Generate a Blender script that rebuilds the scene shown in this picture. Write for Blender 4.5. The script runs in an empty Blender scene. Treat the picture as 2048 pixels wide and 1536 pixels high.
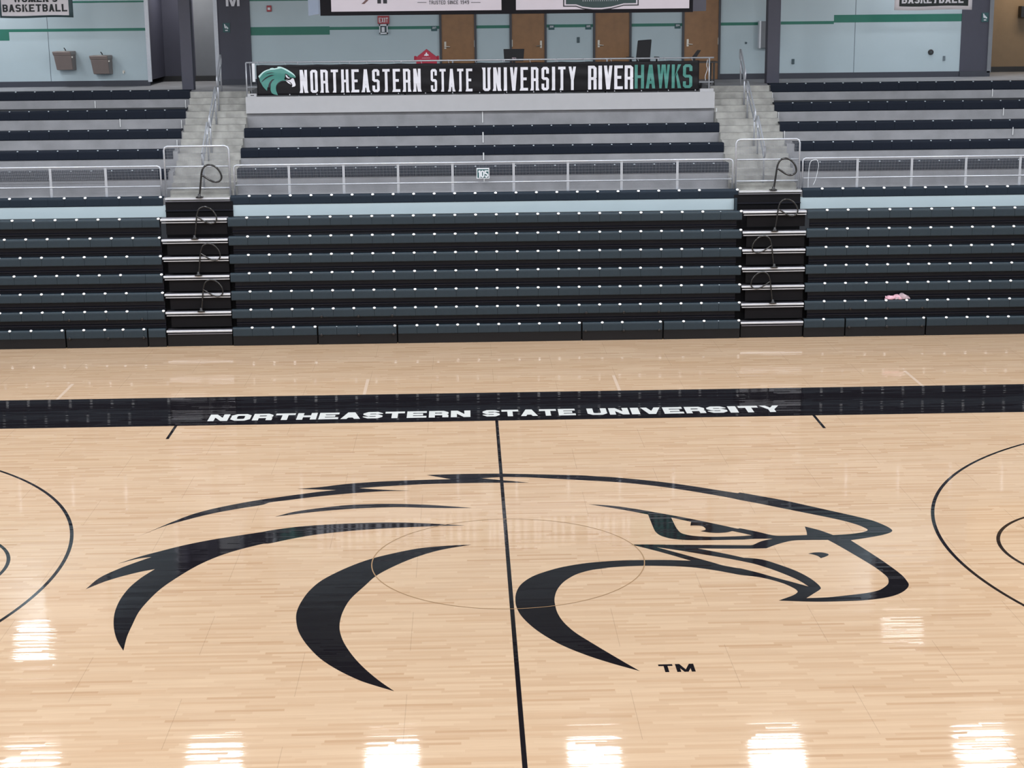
import bpy, bmesh, math, random
from mathutils import Vector, Matrix
from mathutils.geometry import tessellate_polygon
random.seed(7)
sc = bpy.context.scene
COL = sc.collection

# ------------------------------------------------------------ camera
F_PX, PITCH, YAW, ROLL = 3349.53, 0.22772961, 0.02678609, -0.00981464
CAM = Vector((-0.49797, -21.40235, 7.39718))
cp, sp, cy, sy, cr, sr = math.cos(PITCH), math.sin(PITCH), math.cos(YAW), math.sin(YAW), math.cos(ROLL), math.sin(ROLL)
fwd = Vector((sy * cp, cy * cp, -sp))
r0 = Vector((cy, -sy, 0)); u0 = r0.cross(fwd)
right = r0 * cr + u0 * sr; up = u0 * cr - r0 * sr
cam = bpy.data.objects.new('camera', bpy.data.cameras.new('camera'))
COL.objects.link(cam)
M = Matrix((right, up, -fwd)).transposed().to_4x4(); M.translation = CAM
cam.matrix_world = M
cam.data.sensor_width = 36; cam.data.lens = F_PX * 36 / 2048
cam.data.clip_start = .1; cam.data.clip_end = 200
sc.camera = cam

# ------------------------------------------------------------ colour, world
sc.view_settings.view_transform = 'Standard'; sc.view_settings.look = 'None'
sc.view_settings.gamma = 1; sc.view_settings.use_curve_mapping = False
sc.view_settings.exposure = 0.0
sc.cycles.use_denoising = True
w = bpy.data.worlds.new('hall_air'); sc.world = w; w.use_nodes = True
w.node_tree.nodes['Background'].inputs[0].default_value = (.75, .82, .95, 1)
w.node_tree.nodes['Background'].inputs[1].default_value = .05

# ------------------------------------------------------------ high bay lamps (the hall's own lights)
LAMP_POWER = 215
LAMP_Z = 9.2
LAMP_SPOTS = [(-16.5, 20.9), (-12.05, 20.9), (11.0, 20.9), (15.6, 20.9)]
LAMP_SPOTS += [(x, y) for y in (12.9, 6.2, -.4, -7.5, -14.6, -21.7) for x in (-18.8, -14.7, -10.3, -6.25, -2.32, 2.18, 6.25, 10.9, 15.3, 19.2) if not (y == -.4 and abs(x) < 3)]

def lin(r, g, b):
    f = lambda c: ((c / 255) / 12.92 if c / 255 <= .04045 else ((c / 255 + .055) / 1.055) ** 2.4)
    return (f(r), f(g), f(b), 1)

def at(px, py, Y):          # the point of the upright plane y = Y seen at a spot of the photograph (used for measuring)
    d = fwd + right * ((px - 1024) / F_PX) - up * ((py - 768) / F_PX)
    p = CAM + d * ((Y - CAM.y) / d.y)
    return p.x, p.z

# ------------------------------------------------------------ materials
def mat(name, rgb, rough=.6, metal=0, spec=.5, noise=0, nscale=6, bump=0, bscale=60, emit=0):
    m = bpy.data.materials.new(name); m.use_nodes = True
    nt = m.node_tree; N = nt.nodes; L = nt.links; p = N['Principled BSDF']
    c = lin(*rgb)
    p.inputs['Roughness'].default_value = rough; p.inputs['Metallic'].default_value = metal
    p.inputs['Specular IOR Level'].default_value = spec
    tc = N.new('ShaderNodeTexCoord')
    nz = N.new('ShaderNodeTexNoise'); nz.inputs['Scale'].default_value = nscale; nz.inputs['Detail'].default_value = 5
    L.new(tc.outputs['Object'], nz.inputs['Vector'])
    mr = N.new('ShaderNodeMapRange'); k = noise or .03
    mr.inputs['To Min'].default_value = 1 - k; mr.inputs['To Max'].default_value = 1 + k
    mr.inputs['From Min'].default_value = .3; mr.inputs['From Max'].default_value = .7
    L.new(nz.outputs['Fac'], mr.inputs['Value'])
    mx = N.new('ShaderNodeVectorMath'); mx.operation = 'SCALE'; mx.inputs[0].default_value = c[:3]
    L.new(mr.outputs['Result'], mx.inputs['Scale']); L.new(mx.outputs['Vector'], p.inputs['Base Color'])
    if bump:
        n2 = N.new('ShaderNodeTexNoise'); n2.inputs['Scale'].default_value = bscale; n2.inputs['Detail'].default_value = 3
        L.new(tc.outputs['Object'], n2.inputs['Vector'])
        b = N.new('ShaderNodeBump'); b.inputs['Strength'].default_value = bump; b.inputs['Distance'].default_value = .01
        L.new(n2.outputs['Fac'], b.inputs['Height']); L.new(b.outputs['Normal'], p.inputs['Normal'])
    if emit:
        p.inputs['Emission Color'].default_value = c; p.inputs['Emission Strength'].default_value = emit
    return m

def court_surface(name, paint=None):
    """maple strips laid along x under a gloss finish; paint = colour of court paint over the strips"""
    m = bpy.data.materials.new(name); m.use_nodes = True
    nt = m.node_tree; N = nt.nodes; L = nt.links; p = N['Principled BSDF']
    def math_(op, a, b=None, c=None):
        n = N.new('ShaderNodeMath'); n.operation = op
        for i, v in enumerate((a, b, c)):
            if v is None: continue
            if isinstance(v, (int, float)): n.inputs[i].default_value = v
            else: L.new(v, n.inputs[i])
        return n.outputs[0]
    g = N.new('ShaderNodeNewGeometry'); s = N.new('ShaderNodeSeparateXYZ'); L.new(g.outputs['Position'], s.inputs[0])
    X, Y = s.outputs['X'], s.outputs['Y']
    BW = .0572
    row = math_('FLOOR', math_('DIVIDE', Y, BW))
    wr = N.new('ShaderNodeTexWhiteNoise'); wr.noise_dimensions = '1D'; L.new(row, wr.inputs['W'])
    xo = math_('ADD', X, math_('MULTIPLY', wr.outputs['Value'], 7.3))
    idx = math_('FLOOR', math_('DIVIDE', xo, .74))
    cv = N.new('ShaderNodeCombineXYZ'); L.new(row, cv.inputs[0]); L.new(idx, cv.inputs[1])
    wb = N.new('ShaderNodeTexWhiteNoise'); wb.noise_dimensions = '2D'; L.new(cv.outputs[0], wb.inputs['Vector'])
    rnd = wb.outputs['Value']
    sc_ = N.new('ShaderNodeSeparateColor'); L.new(wb.outputs['Color'], sc_.inputs[0])
    # strip tilt: every strip reflects the lamps a little higher or lower
    fr = math_('SUBTRACT', math_('FRACT', math_('DIVIDE', Y, BW)), .5)
    ty = math_('ADD', math_('MULTIPLY', math_('SUBTRACT', sc_.outputs[1], .5), TILT), math_('MULTIPLY', fr, CUP))
    tx = math_('MULTIPLY', math_('SUBTRACT', sc_.outputs[2], .5), .0012)
    nv = N.new('ShaderNodeCombineXYZ'); L.new(tx, nv.inputs[0]); L.new(ty, nv.inputs[1]); nv.inputs[2].default_value = 1
    nn = N.new('ShaderNodeVectorMath'); nn.operation = 'NORMALIZE'; L.new(nv.outputs[0], nn.inputs[0])
    L.new(nn.outputs[0], p.inputs['Normal'])
    p.inputs['Roughness'].default_value = .05
    p.inputs['IOR'].default_value = 1.5
    p.inputs['Specular IOR Level'].default_value = .3
    if paint:
        p.inputs['Base Color'].default_value = lin(*paint)
        return m
    ramp = N.new('ShaderNodeValToRGB'); L.new(rnd, ramp.inputs[0])
    el = ramp.color_ramp.elements
    el[0].position = 0; el[0].color = lin(*WOOD[0]); el[1].position = 1; el[1].color = lin(*WOOD[3])
    for q, cc in ((.06, WOOD[1]), (.45, WOOD[2])): e = el.new(q); e.color = lin(*cc)
    # grain
    mp = N.new('ShaderNodeMapping'); mp.inputs['Scale'].default_value = (1.6, 95, 1)
    L.new(g.outputs['Position'], mp.inputs[0])
    nz = N.new('ShaderNodeTexNoise'); nz.inputs['Scale'].default_value = 1; nz.inputs['Detail'].default_value = 4; L.new(mp.outputs[0], nz.inputs['Vector'])
    gr = N.new('ShaderNodeMapRange'); L.new(nz.outputs['Fac'], gr.inputs['Value'])
    gr.inputs['From Min'].default_value = .3; gr.inputs['From Max'].default_value = .7; gr.inputs['To Min'].default_value = .915; gr.inputs['To Max'].default_value = 1.04
    # a few short mineral streaks
    mp2 = N.new('ShaderNodeMapping'); mp2.inputs['Scale'].default_value = (3.0, 45, 1); mp2.inputs['Location'].default_value = (3, 11, 0)
    L.new(g.outputs['Position'], mp2.inputs[0])
    n2 = N.new('ShaderNodeTexNoise'); n2.inputs['Scale'].default_value = 1; n2.inputs['Detail'].default_value = 2; L.new(mp2.outputs[0], n2.inputs['Vector'])
    st = N.new('ShaderNodeMapRange'); L.new(n2.outputs['Fac'], st.inputs['Value'])
    st.inputs['From Min'].default_value = .70; st.inputs['From Max'].default_value = .78; st.inputs['To Min'].default_value = 1; st.inputs['To Max'].default_value = .84
    # seams of the 2.44 x 1.25 m floor panels, every other course set off by half
    prow = math_('FLOOR', math_('DIVIDE', math_('ADD', Y, .62), 1.252))
    off = math_('MULTIPLY', math_('MODULO', math_('ADD', prow, 200), 2), 1.22)
    px_ = math_('MODULO', math_('ADD', math_('ADD', X, off), 244.0), 2.44)
    d = math_('ABSOLUTE', math_('SUBTRACT', px_, 1.22))
    seam = math_('MULTIPLY', math_('LESS_THAN', d, .0030), .26)
    seamk = math_('SUBTRACT', 1, seam)
    tot = math_('MULTIPLY', math_('MULTIPLY', gr.outputs[0], st.outputs[0]), seamk)
    mx = N.new('ShaderNodeVectorMath'); mx.operation = 'SCALE'
    L.new(ramp.outputs[0], mx.inputs[0]); L.new(tot, mx.inputs['Scale']); L.new(mx.outputs[0], p.inputs['Base Color'])
    return m

TILT, CUP = .017, .008
WOOD = [(172, 142, 113), (179, 150, 121), (184, 157, 129), (190, 164, 136)]
M_FLOOR = court_surface('maple_court')
M_BLACKP = court_surface('black_court_paint', (20, 18, 22))
M_WHITEP = court_surface('white_court_paint', (196, 198, 196))
M_FAINT = court_surface('pale_court_line', (198, 176, 156))
M_RING = court_surface('tan_court_line', (150, 120, 88))
M_SEAT = mat('teal_charcoal_plastic', (34, 47, 56), .5, spec=.35, noise=.06, nscale=14, bump=.15, bscale=160)
M_SEATD = mat('navy_charcoal_plastic', (13, 21, 34), .7, spec=.2, noise=.05, nscale=14)
M_RISER = mat('dark_riser_sheet', (15, 16, 26), .45, spec=.25, noise=.08, nscale=3)
M_KICK = mat('black_brown_board', (16, 14, 17), .6, spec=.3, noise=.08)
M_BLACK = mat('black_steel', (22, 22, 25), .4)
M_BLACKR = mat('black_riser', (10, 9, 14), .7, spec=.2)
M_RAILK = mat('black_gloss_rail', (14, 14, 17), .25, spec=.7)
M_GAP = mat('gap_black', (9, 9, 11), .8)
M_TAG = mat('white_tag', (238, 240, 242), .4)
M_TAGD = mat('grey_tag', (150, 160, 168), .5)
M_ALU = mat('aluminium_nosing', (206, 208, 214), .35, metal=.35, noise=.04)
M_ALUD = mat('dull_aluminium_tread', (118, 116, 124), .5, metal=.25)
M_GALV = mat('galvanised_steel', (176, 180, 188), .38, metal=.45, noise=.05, nscale=30)
M_WIRE = mat('galvanised_wire', (128, 132, 140), .5, metal=.3)
M_CONC = mat('cast_concrete', (129, 130, 134), .85, noise=.13, nscale=2.3, bump=.25, bscale=40)
M_CONCS = mat('stair_concrete', (146, 146, 143), .85, noise=.24, nscale=4, bump=.2, bscale=50)
M_CAULK = mat('white_caulk', (196, 198, 200), .7)
M_FASC = mat('pale_grey_fascia', (166, 167, 171), .6, noise=.02)
M_WALL = mat('pale_blue_grey_paint', (168, 184, 191), .55, noise=.02, nscale=1.5)
M_GREEN = mat('green_stripe_paint', (24, 104, 88), .5)
M_CHAR = mat('charcoal_purple_paint', (58, 59, 73), .55, noise=.03)
M_GREYW = mat('mid_grey_paint', (112, 116, 122), .6, noise=.03)
M_BASE = mat('dark_vinyl_base', (46, 50, 62), .5)
M_BROWNW = mat('brown_paint', (128, 108, 84), .6, noise=.04)
M_SEAM = mat('wall_joint', (96, 108, 116), .8)
M_DOOR = mat('brown_oak_veneer', (132, 94, 58), .45, noise=.1, nscale=5)
M_DFRAME = mat('dark_door_frame', (52, 54, 62), .5)
M_STEEL = mat('brushed_steel', (190, 186, 178), .3, metal=.7)
M_BRONZE = mat('taupe_fountain_shell', (132, 120, 116), .38, metal=.3, noise=.03)
M_VINYL = mat('black_banner_vinyl', (10, 9, 16), .55, spec=.25, bump=.4, bscale=3)
M_WTEXT = mat('white_banner_print', (214, 214, 222), .5)
M_TEAL = mat('teal_banner_print', (62, 126, 118), .5, noise=.06)
M_PALET = mat('pale_mint_print', (176, 208, 206), .5)
M_NAVY = mat('navy_black_print', (20, 22, 34), .5)
M_WCLOTH = mat('white_banner_cloth', (214, 210, 216), .7, noise=.03)
M_GCLOTH = mat('dark_green_cloth', (56, 76, 82), .7)
M_KCLOTH = mat('black_green_cloth', (30, 38, 40), .7)
M_PRINTK = mat('black_print', (24, 30, 34), .6)
M_CASE = mat('black_scoreboard_case', (10, 10, 20), .6, spec=.2)
M_CASEG = mat('blue_grey_scoreboard_corner', (122, 136, 158), .4)
M_SCREEN = mat('lit_white_screen', (180, 176, 188), .4, emit=.3)
M_SGREEN = mat('lit_green_sign', (26, 50, 52), .4, emit=.25)
M_SBROWN = mat('lit_brown_mark', (92, 66, 66), .4, emit=.2)
M_RED = mat('red_cloth', (158, 32, 56), .6, noise=.08)
M_REDP = mat('red_enamel', (150, 28, 44), .4)
M_WPLAST = mat('white_plastic', (206, 210, 216), .45)
M_SIGN = mat('teal_sign_plate', (22, 74, 78), .45)
M_DPLATE = mat('dark_wall_plate', (56, 76, 84), .5)
M_PINK = mat('pink_cloth', (226, 180, 196), .85, noise=.12, nscale=30)
M_PALEC = mat('pale_grey_pink_cloth', (188, 168, 178), .85, noise=.12, nscale=30)
M_CEIL = mat('dark_roof_deck', (90, 92, 98), .8)
M_HALL = mat('hall_wall_paint', (150, 160, 166), .7)
M_HOUS = mat('lamp_housing', (200, 200, 200), .5)
M_LENS = mat('lamp_lens', (250, 252, 255), .4, emit=3)
M_SEATF = mat('front_row_plastic', (22, 34, 46), .6, spec=.25, noise=.05, nscale=14)
M_OFFICE = mat('black_office_fabric', (14, 14, 20), .7)

# ------------------------------------------------------------ mesh helpers
class MB:
    def __init__(s): s.v = []; s.f = []; s.m = []
    def face(s, pts, mi=0):
        b = len(s.v); s.v += [tuple(p) for p in pts]; s.f.append(tuple(range(b, b + len(pts)))); s.m.append(mi)
    def box(s, x0, x1, y0, y1, z0, z1, mi=0):
        b = len(s.v)
        s.v += [(x0, y0, z0), (x1, y0, z0), (x1, y1, z0), (x0, y1, z0), (x0, y0, z1), (x1, y0, z1), (x1, y1, z1), (x0, y1, z1)]
        for q in ((0, 3, 2, 1), (4, 5, 6, 7), (0, 1, 5, 4), (1, 2, 6, 5), (2, 3, 7, 6), (3, 0, 4, 7)):
            s.f.append(tuple(b + i for i in q)); s.m.append(mi)
        return s
    def prism(s, prof, x0, x1, mi=0):            # profile in (y, z), clockwise seen from -x, swept along x
        b = len(s.v); n = len(prof)
        s.v += [(x0, y, z) for y, z in prof] + [(x1, y, z) for y, z in prof]
        for i in range(n):
            j = (i + 1) % n; s.f.append((b + i, b + j, b + n + j, b + n + i)); s.m.append(mi)
        for q in tessellate_polygon([[Vector((0, y, z)) for y, z in prof]]):
            s.f.append(tuple(b + i for i in q)); s.m.append(mi)
            s.f.append(tuple(b + n + i for i in reversed(q))); s.m.append(mi)
        return s
    def tube(s, pts, r, seg=8, closed=False, mi=0):
        pts = [Vector(p) for p in pts]; n = len(pts); b = len(s.v); a = None
        for i, p in enumerate(pts):
            if closed: t = (pts[(i + 1) % n] - pts[i - 1])
            else: t = pts[min(i + 1, n - 1)] - pts[max(i - 1, 0)]
            t.normalize()
            if a is None: a = t.orthogonal().normalized()
            else: a = (a - t * a.dot(t)).normalized()
            c = t.cross(a)
            s.v += [tuple(p + (a * math.cos(k * 2 * math.pi / seg) + c * math.sin(k * 2 * math.pi / seg)) * r) for k in range(seg)]
        for i in range(n if closed else n - 1):
            j = (i + 1) % n
            for k in range(seg):
                l = (k + 1) % seg
                s.f.append((b + i * seg + k, b + i * seg + l, b + j * seg + l, b + j * seg + k)); s.m.append(mi)
        if not closed:
            s.f.append(tuple(b + k for k in reversed(range(seg)))); s.m.append(mi)
            s.f.append(tuple(b + (n - 1) * seg + k for k in range(seg))); s.m.append(mi)
        return s
    def rings(s, rings, closed_ends=True, mi=0):      # loft of equal-length rings
        b = len(s.v); n = len(rings[0])
        for r in rings: s.v += [tuple(p) for p in r]
        for i in range(len(rings) - 1):
            for k in range(n):
                l = (k + 1) % n
                s.f.append((b + i * n + k, b + i * n + l, b + (i + 1) * n + l, b + (i + 1) * n + k)); s.m.append(mi)
        if closed_ends:
            s.f.append(tuple(b + k for k in reversed(range(n)))); s.m.append(mi)
            s.f.append(tuple(b + (len(rings) - 1) * n + k for k in range(n))); s.m.append(mi)
        return s
    def mesh(s, name, mats, smooth=False):
        me = bpy.data.meshes.new(name); me.from_pydata(s.v, [], s.f)
        for m in (mats if isinstance(mats, (list, tuple)) else [mats]): me.materials.append(m)
        me.polygons.foreach_set('material_index', s.m)
        if smooth: me.polygons.foreach_set('use_smooth', [True] * len(s.f))
        me.update()
        return me
    def build(s, name, mats, parent=None, smooth=False, recalc=True, loc=None):
        me = s.mesh(name, mats, smooth)
        if recalc:
            bm = bmesh.new(); bm.from_mesh(me); bmesh.ops.recalc_face_normals(bm, faces=bm.faces); bm.to_mesh(me); bm.free()
        return link(name, me, parent, loc)

def link(name, me, parent=None, loc=None):
    o = bpy.data.objects.new(name, me); COL.objects.link(o)
    if parent: o.parent = parent
    if loc: o.location = loc
    return o

def bevel(o, wdt=.01, seg=2):
    m = o.modifiers.new('soft_edge', 'BEVEL'); m.width = wdt; m.segments = seg; m.limit_method = 'ANGLE'; return o

def tag(o, label=None, cat=None, group=None, kind=None):
    if label: o['label'] = label
    if cat: o['category'] = cat
    if group: o['group'] = group
    if kind: o['kind'] = kind
    return o

def thing(name, loc, label, cat, group=None):
    o = bpy.data.objects.new(name, None); COL.objects.link(o); o.location = loc; o.empty_display_size = .1
    return tag(o, label, cat, group)

def struct(o, label=None): return tag(o, label, None, None, 'structure')

def smooth_path(txt, n=4):
    """'x,y x,yc ...' closed outline, c = sharp corner, Catmull-Rom between"""
    P = []
    for t in txt.split():
        c = t.endswith('c'); a, b = t.rstrip('c').split(','); P.append((Vector((float(a), float(b))), c))
    out = []; N = len(P)
    for i in range(N):
        p1, c1 = P[i]; p2, c2 = P[(i + 1) % N]
        p0 = p1 * 2 - p2 if c1 else P[i - 1][0]
        p3 = p2 * 2 - p1 if c2 else P[(i + 2) % N][0]
        if not c1 and not c2 and (p2 - p1).length < 1e-6: continue
        # centripetal-like damping of uneven spacing
        L12 = (p2 - p1).length
        m1 = (p2 - p0); m2 = (p3 - p1)
        if m1.length: m1 = m1.normalized() * min(L12, m1.length * .5)
        if m2.length: m2 = m2.normalized() * min(L12, m2.length * .5)
        if c1: m1 = (p2 - p1)
        if c2: m2 = (p2 - p1)
        for k in range(n):
            t = k / n
            out.append(p1 * (2 * t**3 - 3 * t**2 + 1) + m1 * (t**3 - 2 * t**2 + t) + p2 * (-2 * t**3 + 3 * t**2) + m2 * (t**3 - t**2))
    return out

def fill(mb, loops, to3d, mi=0):
    """fills outline + holes (2D loops); always facing the same way as to3d's u x v"""
    flat = [p for l in loops for p in l]; b = len(mb.v)
    mb.v += [tuple(to3d(p[0], p[1])) for p in flat]
    for q in tessellate_polygon([[Vector((p[0], p[1], 0)) for p in l] for l in loops]):
        a, c, d = (flat[i] for i in q)
        area = (c[0] - a[0]) * (d[1] - a[1]) - (c[1] - a[1]) * (d[0] - a[0])
        q = tuple(q) if area > 0 else tuple(reversed(q))
        mb.f.append(tuple(b + i for i in q)); mb.m.append(mi)

# ------------------------------------------------------------ block letters
def stroke(pts, closed=False):
    """centre line in stroke-width units -> quads (mitred, square ends)"""
    P = [Vector(p) for p in pts]; n = len(P); off = []
    for i in range(n):
        if closed or 0 < i < n - 1:
            d1 = (P[i] - P[i - 1]).normalized(); d2 = (P[(i + 1) % n] - P[i]).normalized()
            t = (d1 + d2).normalized(); nrm = Vector((-t.y, t.x)); k = .5 / max(.4, nrm.dot(Vector((-d1.y, d1.x))))
        else:
            d = (P[1] - P[0]).normalized() if i == 0 else (P[-1] - P[-2]).normalized()
            nrm = Vector((-d.y, d.x)); k = .5
        off.append((P[i] + nrm * k, P[i] - nrm * k))
    return [[off[i][0], off[(i + 1) % n][0], off[(i + 1) % n][1], off[i][1]] for i in range(n if closed else n - 1)]

def glyph(ch, t, b, c=.9):
    """polygons of a block capital or digit in the unit square; t, b = upright and bar thickness"""
    W, H = 1 / t, 1 / b; l, r, o, T = .5, W - .5, .5, H - .5; Mi = H * .5; S = []; Q = []
    c = min(c, (r - l) * .48, (T - o) * .24)
    bowl = lambda y0, y1: [(l, y1), (r - c, y1), (r, y1 - c), (r, y0 + c), (r - c, y0), (l, y0)]
    ring = [(l + c, o), (r - c, o), (r, o + c), (r, T - c), (r - c, T), (l + c, T), (l, T - c), (l, o + c)]
    stem = [(l, 0), (l, H)]
    if ch in 'O0': S.append((ring, True))
    if ch == 'D': S += [(stem, False), (bowl(o, T), False)]
    if ch == 'U': S.append(([(l, H), (l, o + c), (l + c, o), (r - c, o), (r, o + c), (r, H)], False))
    if ch == 'C': S.append(([(r, T - c - .8), (r, T - c), (r - c, T), (l + c, T), (l, T - c), (l, o + c), (l + c, o), (r - c, o), (r, o + c), (r, o + c + .8)], False))
    if ch == 'S': S.append(([(r, Mi + .5 + (T - Mi) * .35 if H > 6 else T - c - .12), (r, T - c), (r - c, T), (l + c, T), (l, T - c), (l, Mi + c), (l + c, Mi), (r - c, Mi), (r, Mi - c), (r, o + c), (r - c, o), (l + c, o), (l, o + c), (l, Mi - .5 - (Mi - o) * .35 if H > 6 else o + c + .12)], False))
    if ch == '5': S.append(([(W, T), (l, T), (l, Mi + .3), (r - c, Mi + .3), (r, Mi - c), (r, o + c), (r - c, o), (l + c, o), (l, o + c + .3)], False))
    if ch == '2': S.append(([(l, T - c - .5), (l, T - c), (l + c, T), (r - c, T), (r, T - c), (r, Mi + .4), (l, o + .6), (l, o), (W, o)], False))
    if ch in '9': S += [([(l + c, Mi), (l, Mi + c), (l, T - c), (l + c, T), (r - c, T), (r, T - c), (r, o + c), (r - c, o), (l, o)], False), ([(l + c, Mi), (r, Mi)], False)]
    if ch in '6': S += [([(r, T), (l + c, T), (l, T - c), (l, o + c), (l + c, o), (r - c, o), (r, o + c), (r, Mi - c), (r - c, Mi), (l, Mi)], False)]
    if ch == '7': S.append(([(0, T), (r, T), (W * .4, 0)], False))
    if ch == '4': S += [([(r - .6, 0), (r - .6, H)], False), ([(r - .6, T), (l, Mi - .4), (W, Mi - .4)], False)]
    if ch == 'R' or ch == 'P': S += [(stem, False), (bowl(Mi * .92, T), False)]
    if ch == 'R': S.append(([(r - c * .6, Mi * .92), (r, Mi * .92 - c), (r, 0)], False))
    if ch == 'B': S += [(stem, False), (bowl(Mi, T), False), (bowl(o, Mi), False)]
    if ch in 'EFL': S.append((stem, False))
    if ch in 'EF': S += [([(l, T), (W, T)], False), ([(l, Mi), (W * .82, Mi)], False)]
    if ch in 'EL': S.append(([(l, o), (W, o)], False))
    if ch == 'T': S += [([(0, T), (W, T)], False), ([(W / 2, 0), (W / 2, H)], False)]
    if ch == 'H': S += [(stem, False), ([(r, 0), (r, H)], False), ([(l, Mi), (r, Mi)], False)]
    for p, cl in S: Q += [[(v.x / W, v.y / H) for v in q] for q in stroke(p, cl)]
    if ch == 'I': Q = [[(0, 0), (1, 0), (1, 1), (0, 1)]]
    if ch == '1': Q = [[(.4, 0), (.4 + t * 1.3, 0), (.4 + t * 1.3, 1), (.4, 1)], [(.1, .72), (.4, .72), (.4, 1), (.3, 1)]]
    if ch in 'NM': Q += [[(0, 0), (t, 0), (t, 1), (0, 1)], [(1 - t, 0), (1, 0), (1, 1), (1 - t, 1)]]
    if ch == 'N': Q.append([(0, 1), (t * 1.1, 1), (1, 0), (1 - t * 1.1, 0)])
    if ch == 'M': Q += [[(0, 1), (t * 1.1, 1), (.5 + t * .5, 0), (.5 - t * .5, 0)], [(1 - t * 1.1, 1), (1, 1), (.5 + t * .5, 0), (.5 - t * .5, 0)]]
    if ch in 'AV':
        a = t * .58; f = (lambda q: q) if ch == 'A' else (lambda q: [(x, 1 - y) for x, y in q])
        Q += [f([(0, 0), (t, 0), (.5 + a, 1), (.5 - a, 1)]), f([(1 - t, 0), (1, 0), (.5 + a, 1), (.5 - a, 1)])]
        if ch == 'A': Q.append([(t * .8, .2), (1 - t * .8, .2), (1 - t * .8 - .06, .2 + b), (t * .8 + .06, .2 + b)])
    if ch == 'W':
        for x0 in (0, .46): Q += [[(x0, 1), (x0 + t * .8, 1), (x0 + .27 + t * .35, 0), (x0 + .27 - t * .35, 0)], [(x0 + .54 - t * .8, 1), (x0 + .54, 1), (x0 + .27 + t * .35, 0), (x0 + .27 - t * .35, 0)]]
    if ch == 'X': Q += [[(0, 0), (t * 1.1, 0), (1, 1), (1 - t * 1.1, 1)], [(0, 1), (t * 1.1, 1), (1, 0), (1 - t * 1.1, 0)]]
    if ch == 'Y': Q += [[(0, 1), (t, 1), (.5 + t / 2, .42), (.5 - t / 2, .42)], [(1 - t, 1), (1, 1), (.5 + t / 2, .42), (.5 - t / 2, .42)], [(.5 - t / 2, 0), (.5 + t / 2, 0), (.5 + t / 2, .44), (.5 - t / 2, .44)]]
    if ch == 'K': Q += [[(0, 0), (t, 0), (t, 1), (0, 1)], [(t * .9, .38), (t * .9 + .1, .52), (1, 1), (1 - t * 1.1, 1)], [(t * .9 + .18, .5), (t * .9 + .32, .68), (1.02, 0), (1 - t * 1.1, 0)]]
    if ch == "'": Q = [[(.1, .66), (.6, .66), (.9, 1), (.1, 1)]]
    return Q

GW = {'I': .42, 'M': 1.3, 'W': 1.35, ' ': .6, "'": .35, '1': .7}
def write(mb, txt, u0, u1, v0, v1, to3d, t=.3, b=.2, gap=.25, c=.9, spur=0, mi=0, sub=0):
    tot = sum(GW.get(ch, 1) for ch in txt) + gap * (len(txt) - 1); k = (u1 - u0) / tot; u = u0
    o_ = Vector(to3d(u0, v0)); nrm = (Vector(to3d(u0 + .01, v0)) - o_).cross(Vector(to3d(u0, v0 + .01)) - o_).normalized()
    for ch in txt:
        w_ = GW.get(ch, 1) * k
        tt = t if ch not in 'MW1' else t / (1.3 if ch != '1' else .7)
        if ch != ' ':
            Q = glyph(ch, min(.48, tt), b, c)
            if spur and ch in 'NRTHEAIUKM':
                for x, s_ in (((0, -1),) if ch in 'IT' else ((0, -1), (1, 1))):
                    if ch == 'T': x = .5 - t / 2
                    if not (ch in 'E' and s_ > 0): Q.append([(x, 0), (x, spur), (x + s_ * .12, 0)]) if ch != 'U' else Q.append([(x, 1), (x + s_ * .12, 1), (x, 1 - spur)])
            for i, q in enumerate(Q):
                n0 = len(mb.v)
                if sub and len(q) == 4:          # letters printed on cloth follow its folds
                    A_, B_, C_, D_ = [Vector(p) for p in q]
                    for e in range(sub):
                        for g in range(3):
                            P_ = lambda s_, t_: (A_ * (1 - s_) + B_ * s_) * (1 - t_) + (D_ * (1 - s_) + C_ * s_) * t_
                            qq = [P_(g / 3, e / sub), P_((g + 1) / 3, e / sub), P_((g + 1) / 3, (e + 1) / sub), P_(g / 3, (e + 1) / sub)]
                            fill(mb, [[(u + p.x * w_, v0 + p.y * (v1 - v0)) for p in qq]], to3d, mi)
                else: fill(mb, [[(u + x * w_, v0 + y * (v1 - v0)) for x, y in q]], to3d, mi)
                for j in range(n0, len(mb.v)): mb.v[j] = tuple(Vector(mb.v[j]) + nrm * (.00022 * i))
        u += w_ + gap * k

# ------------------------------------------------------------ court floor
FZ = .0
fl = MB(); fl.box(-20, 20, -24, 14.9, -.12, 0)
FLOOR = struct(fl.build('floor', M_FLOOR), 'glossy maple basketball floor of narrow strips')
up3 = lambda z: (lambda x, y: (x, y, z))
def paint(name, mb, m, label): return tag(mb.build(name, m, FLOOR, recalc=False), label)
z1, z2, z3 = .0012, .0018, .0024
def quad(mb, x0, x1, y0, y1, z): mb.face([(x0, y0, z), (x1, y0, z), (x1, y1, z), (x0, y1, z)])
b = MB(); quad(b, -16, 16, 7.62, 9.8, z1); paint('sideline_band', b, M_BLACKP, 'wide black painted sideline band')
b = MB(); quad(b, -.026, .026, -7.6, 7.62, z2); paint('centre_line', b, M_BLACKP, 'black half court line')
b = MB()
for x in (-5.71, 5.70): quad(b, x - .026, x + .026, 6.71, 7.62, z1)
paint('coaching_box_line', b, M_BLACKP, 'short black lines running in from the sideline band')
b = MB()
for x in (-8.32, -2.49, 2.4, 8.25): quad(b, x - .03, x + .03, 9.8, 11.12, z1)
paint('bench_line', b, M_FAINT, 'faint pale lines beyond the black band')
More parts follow.
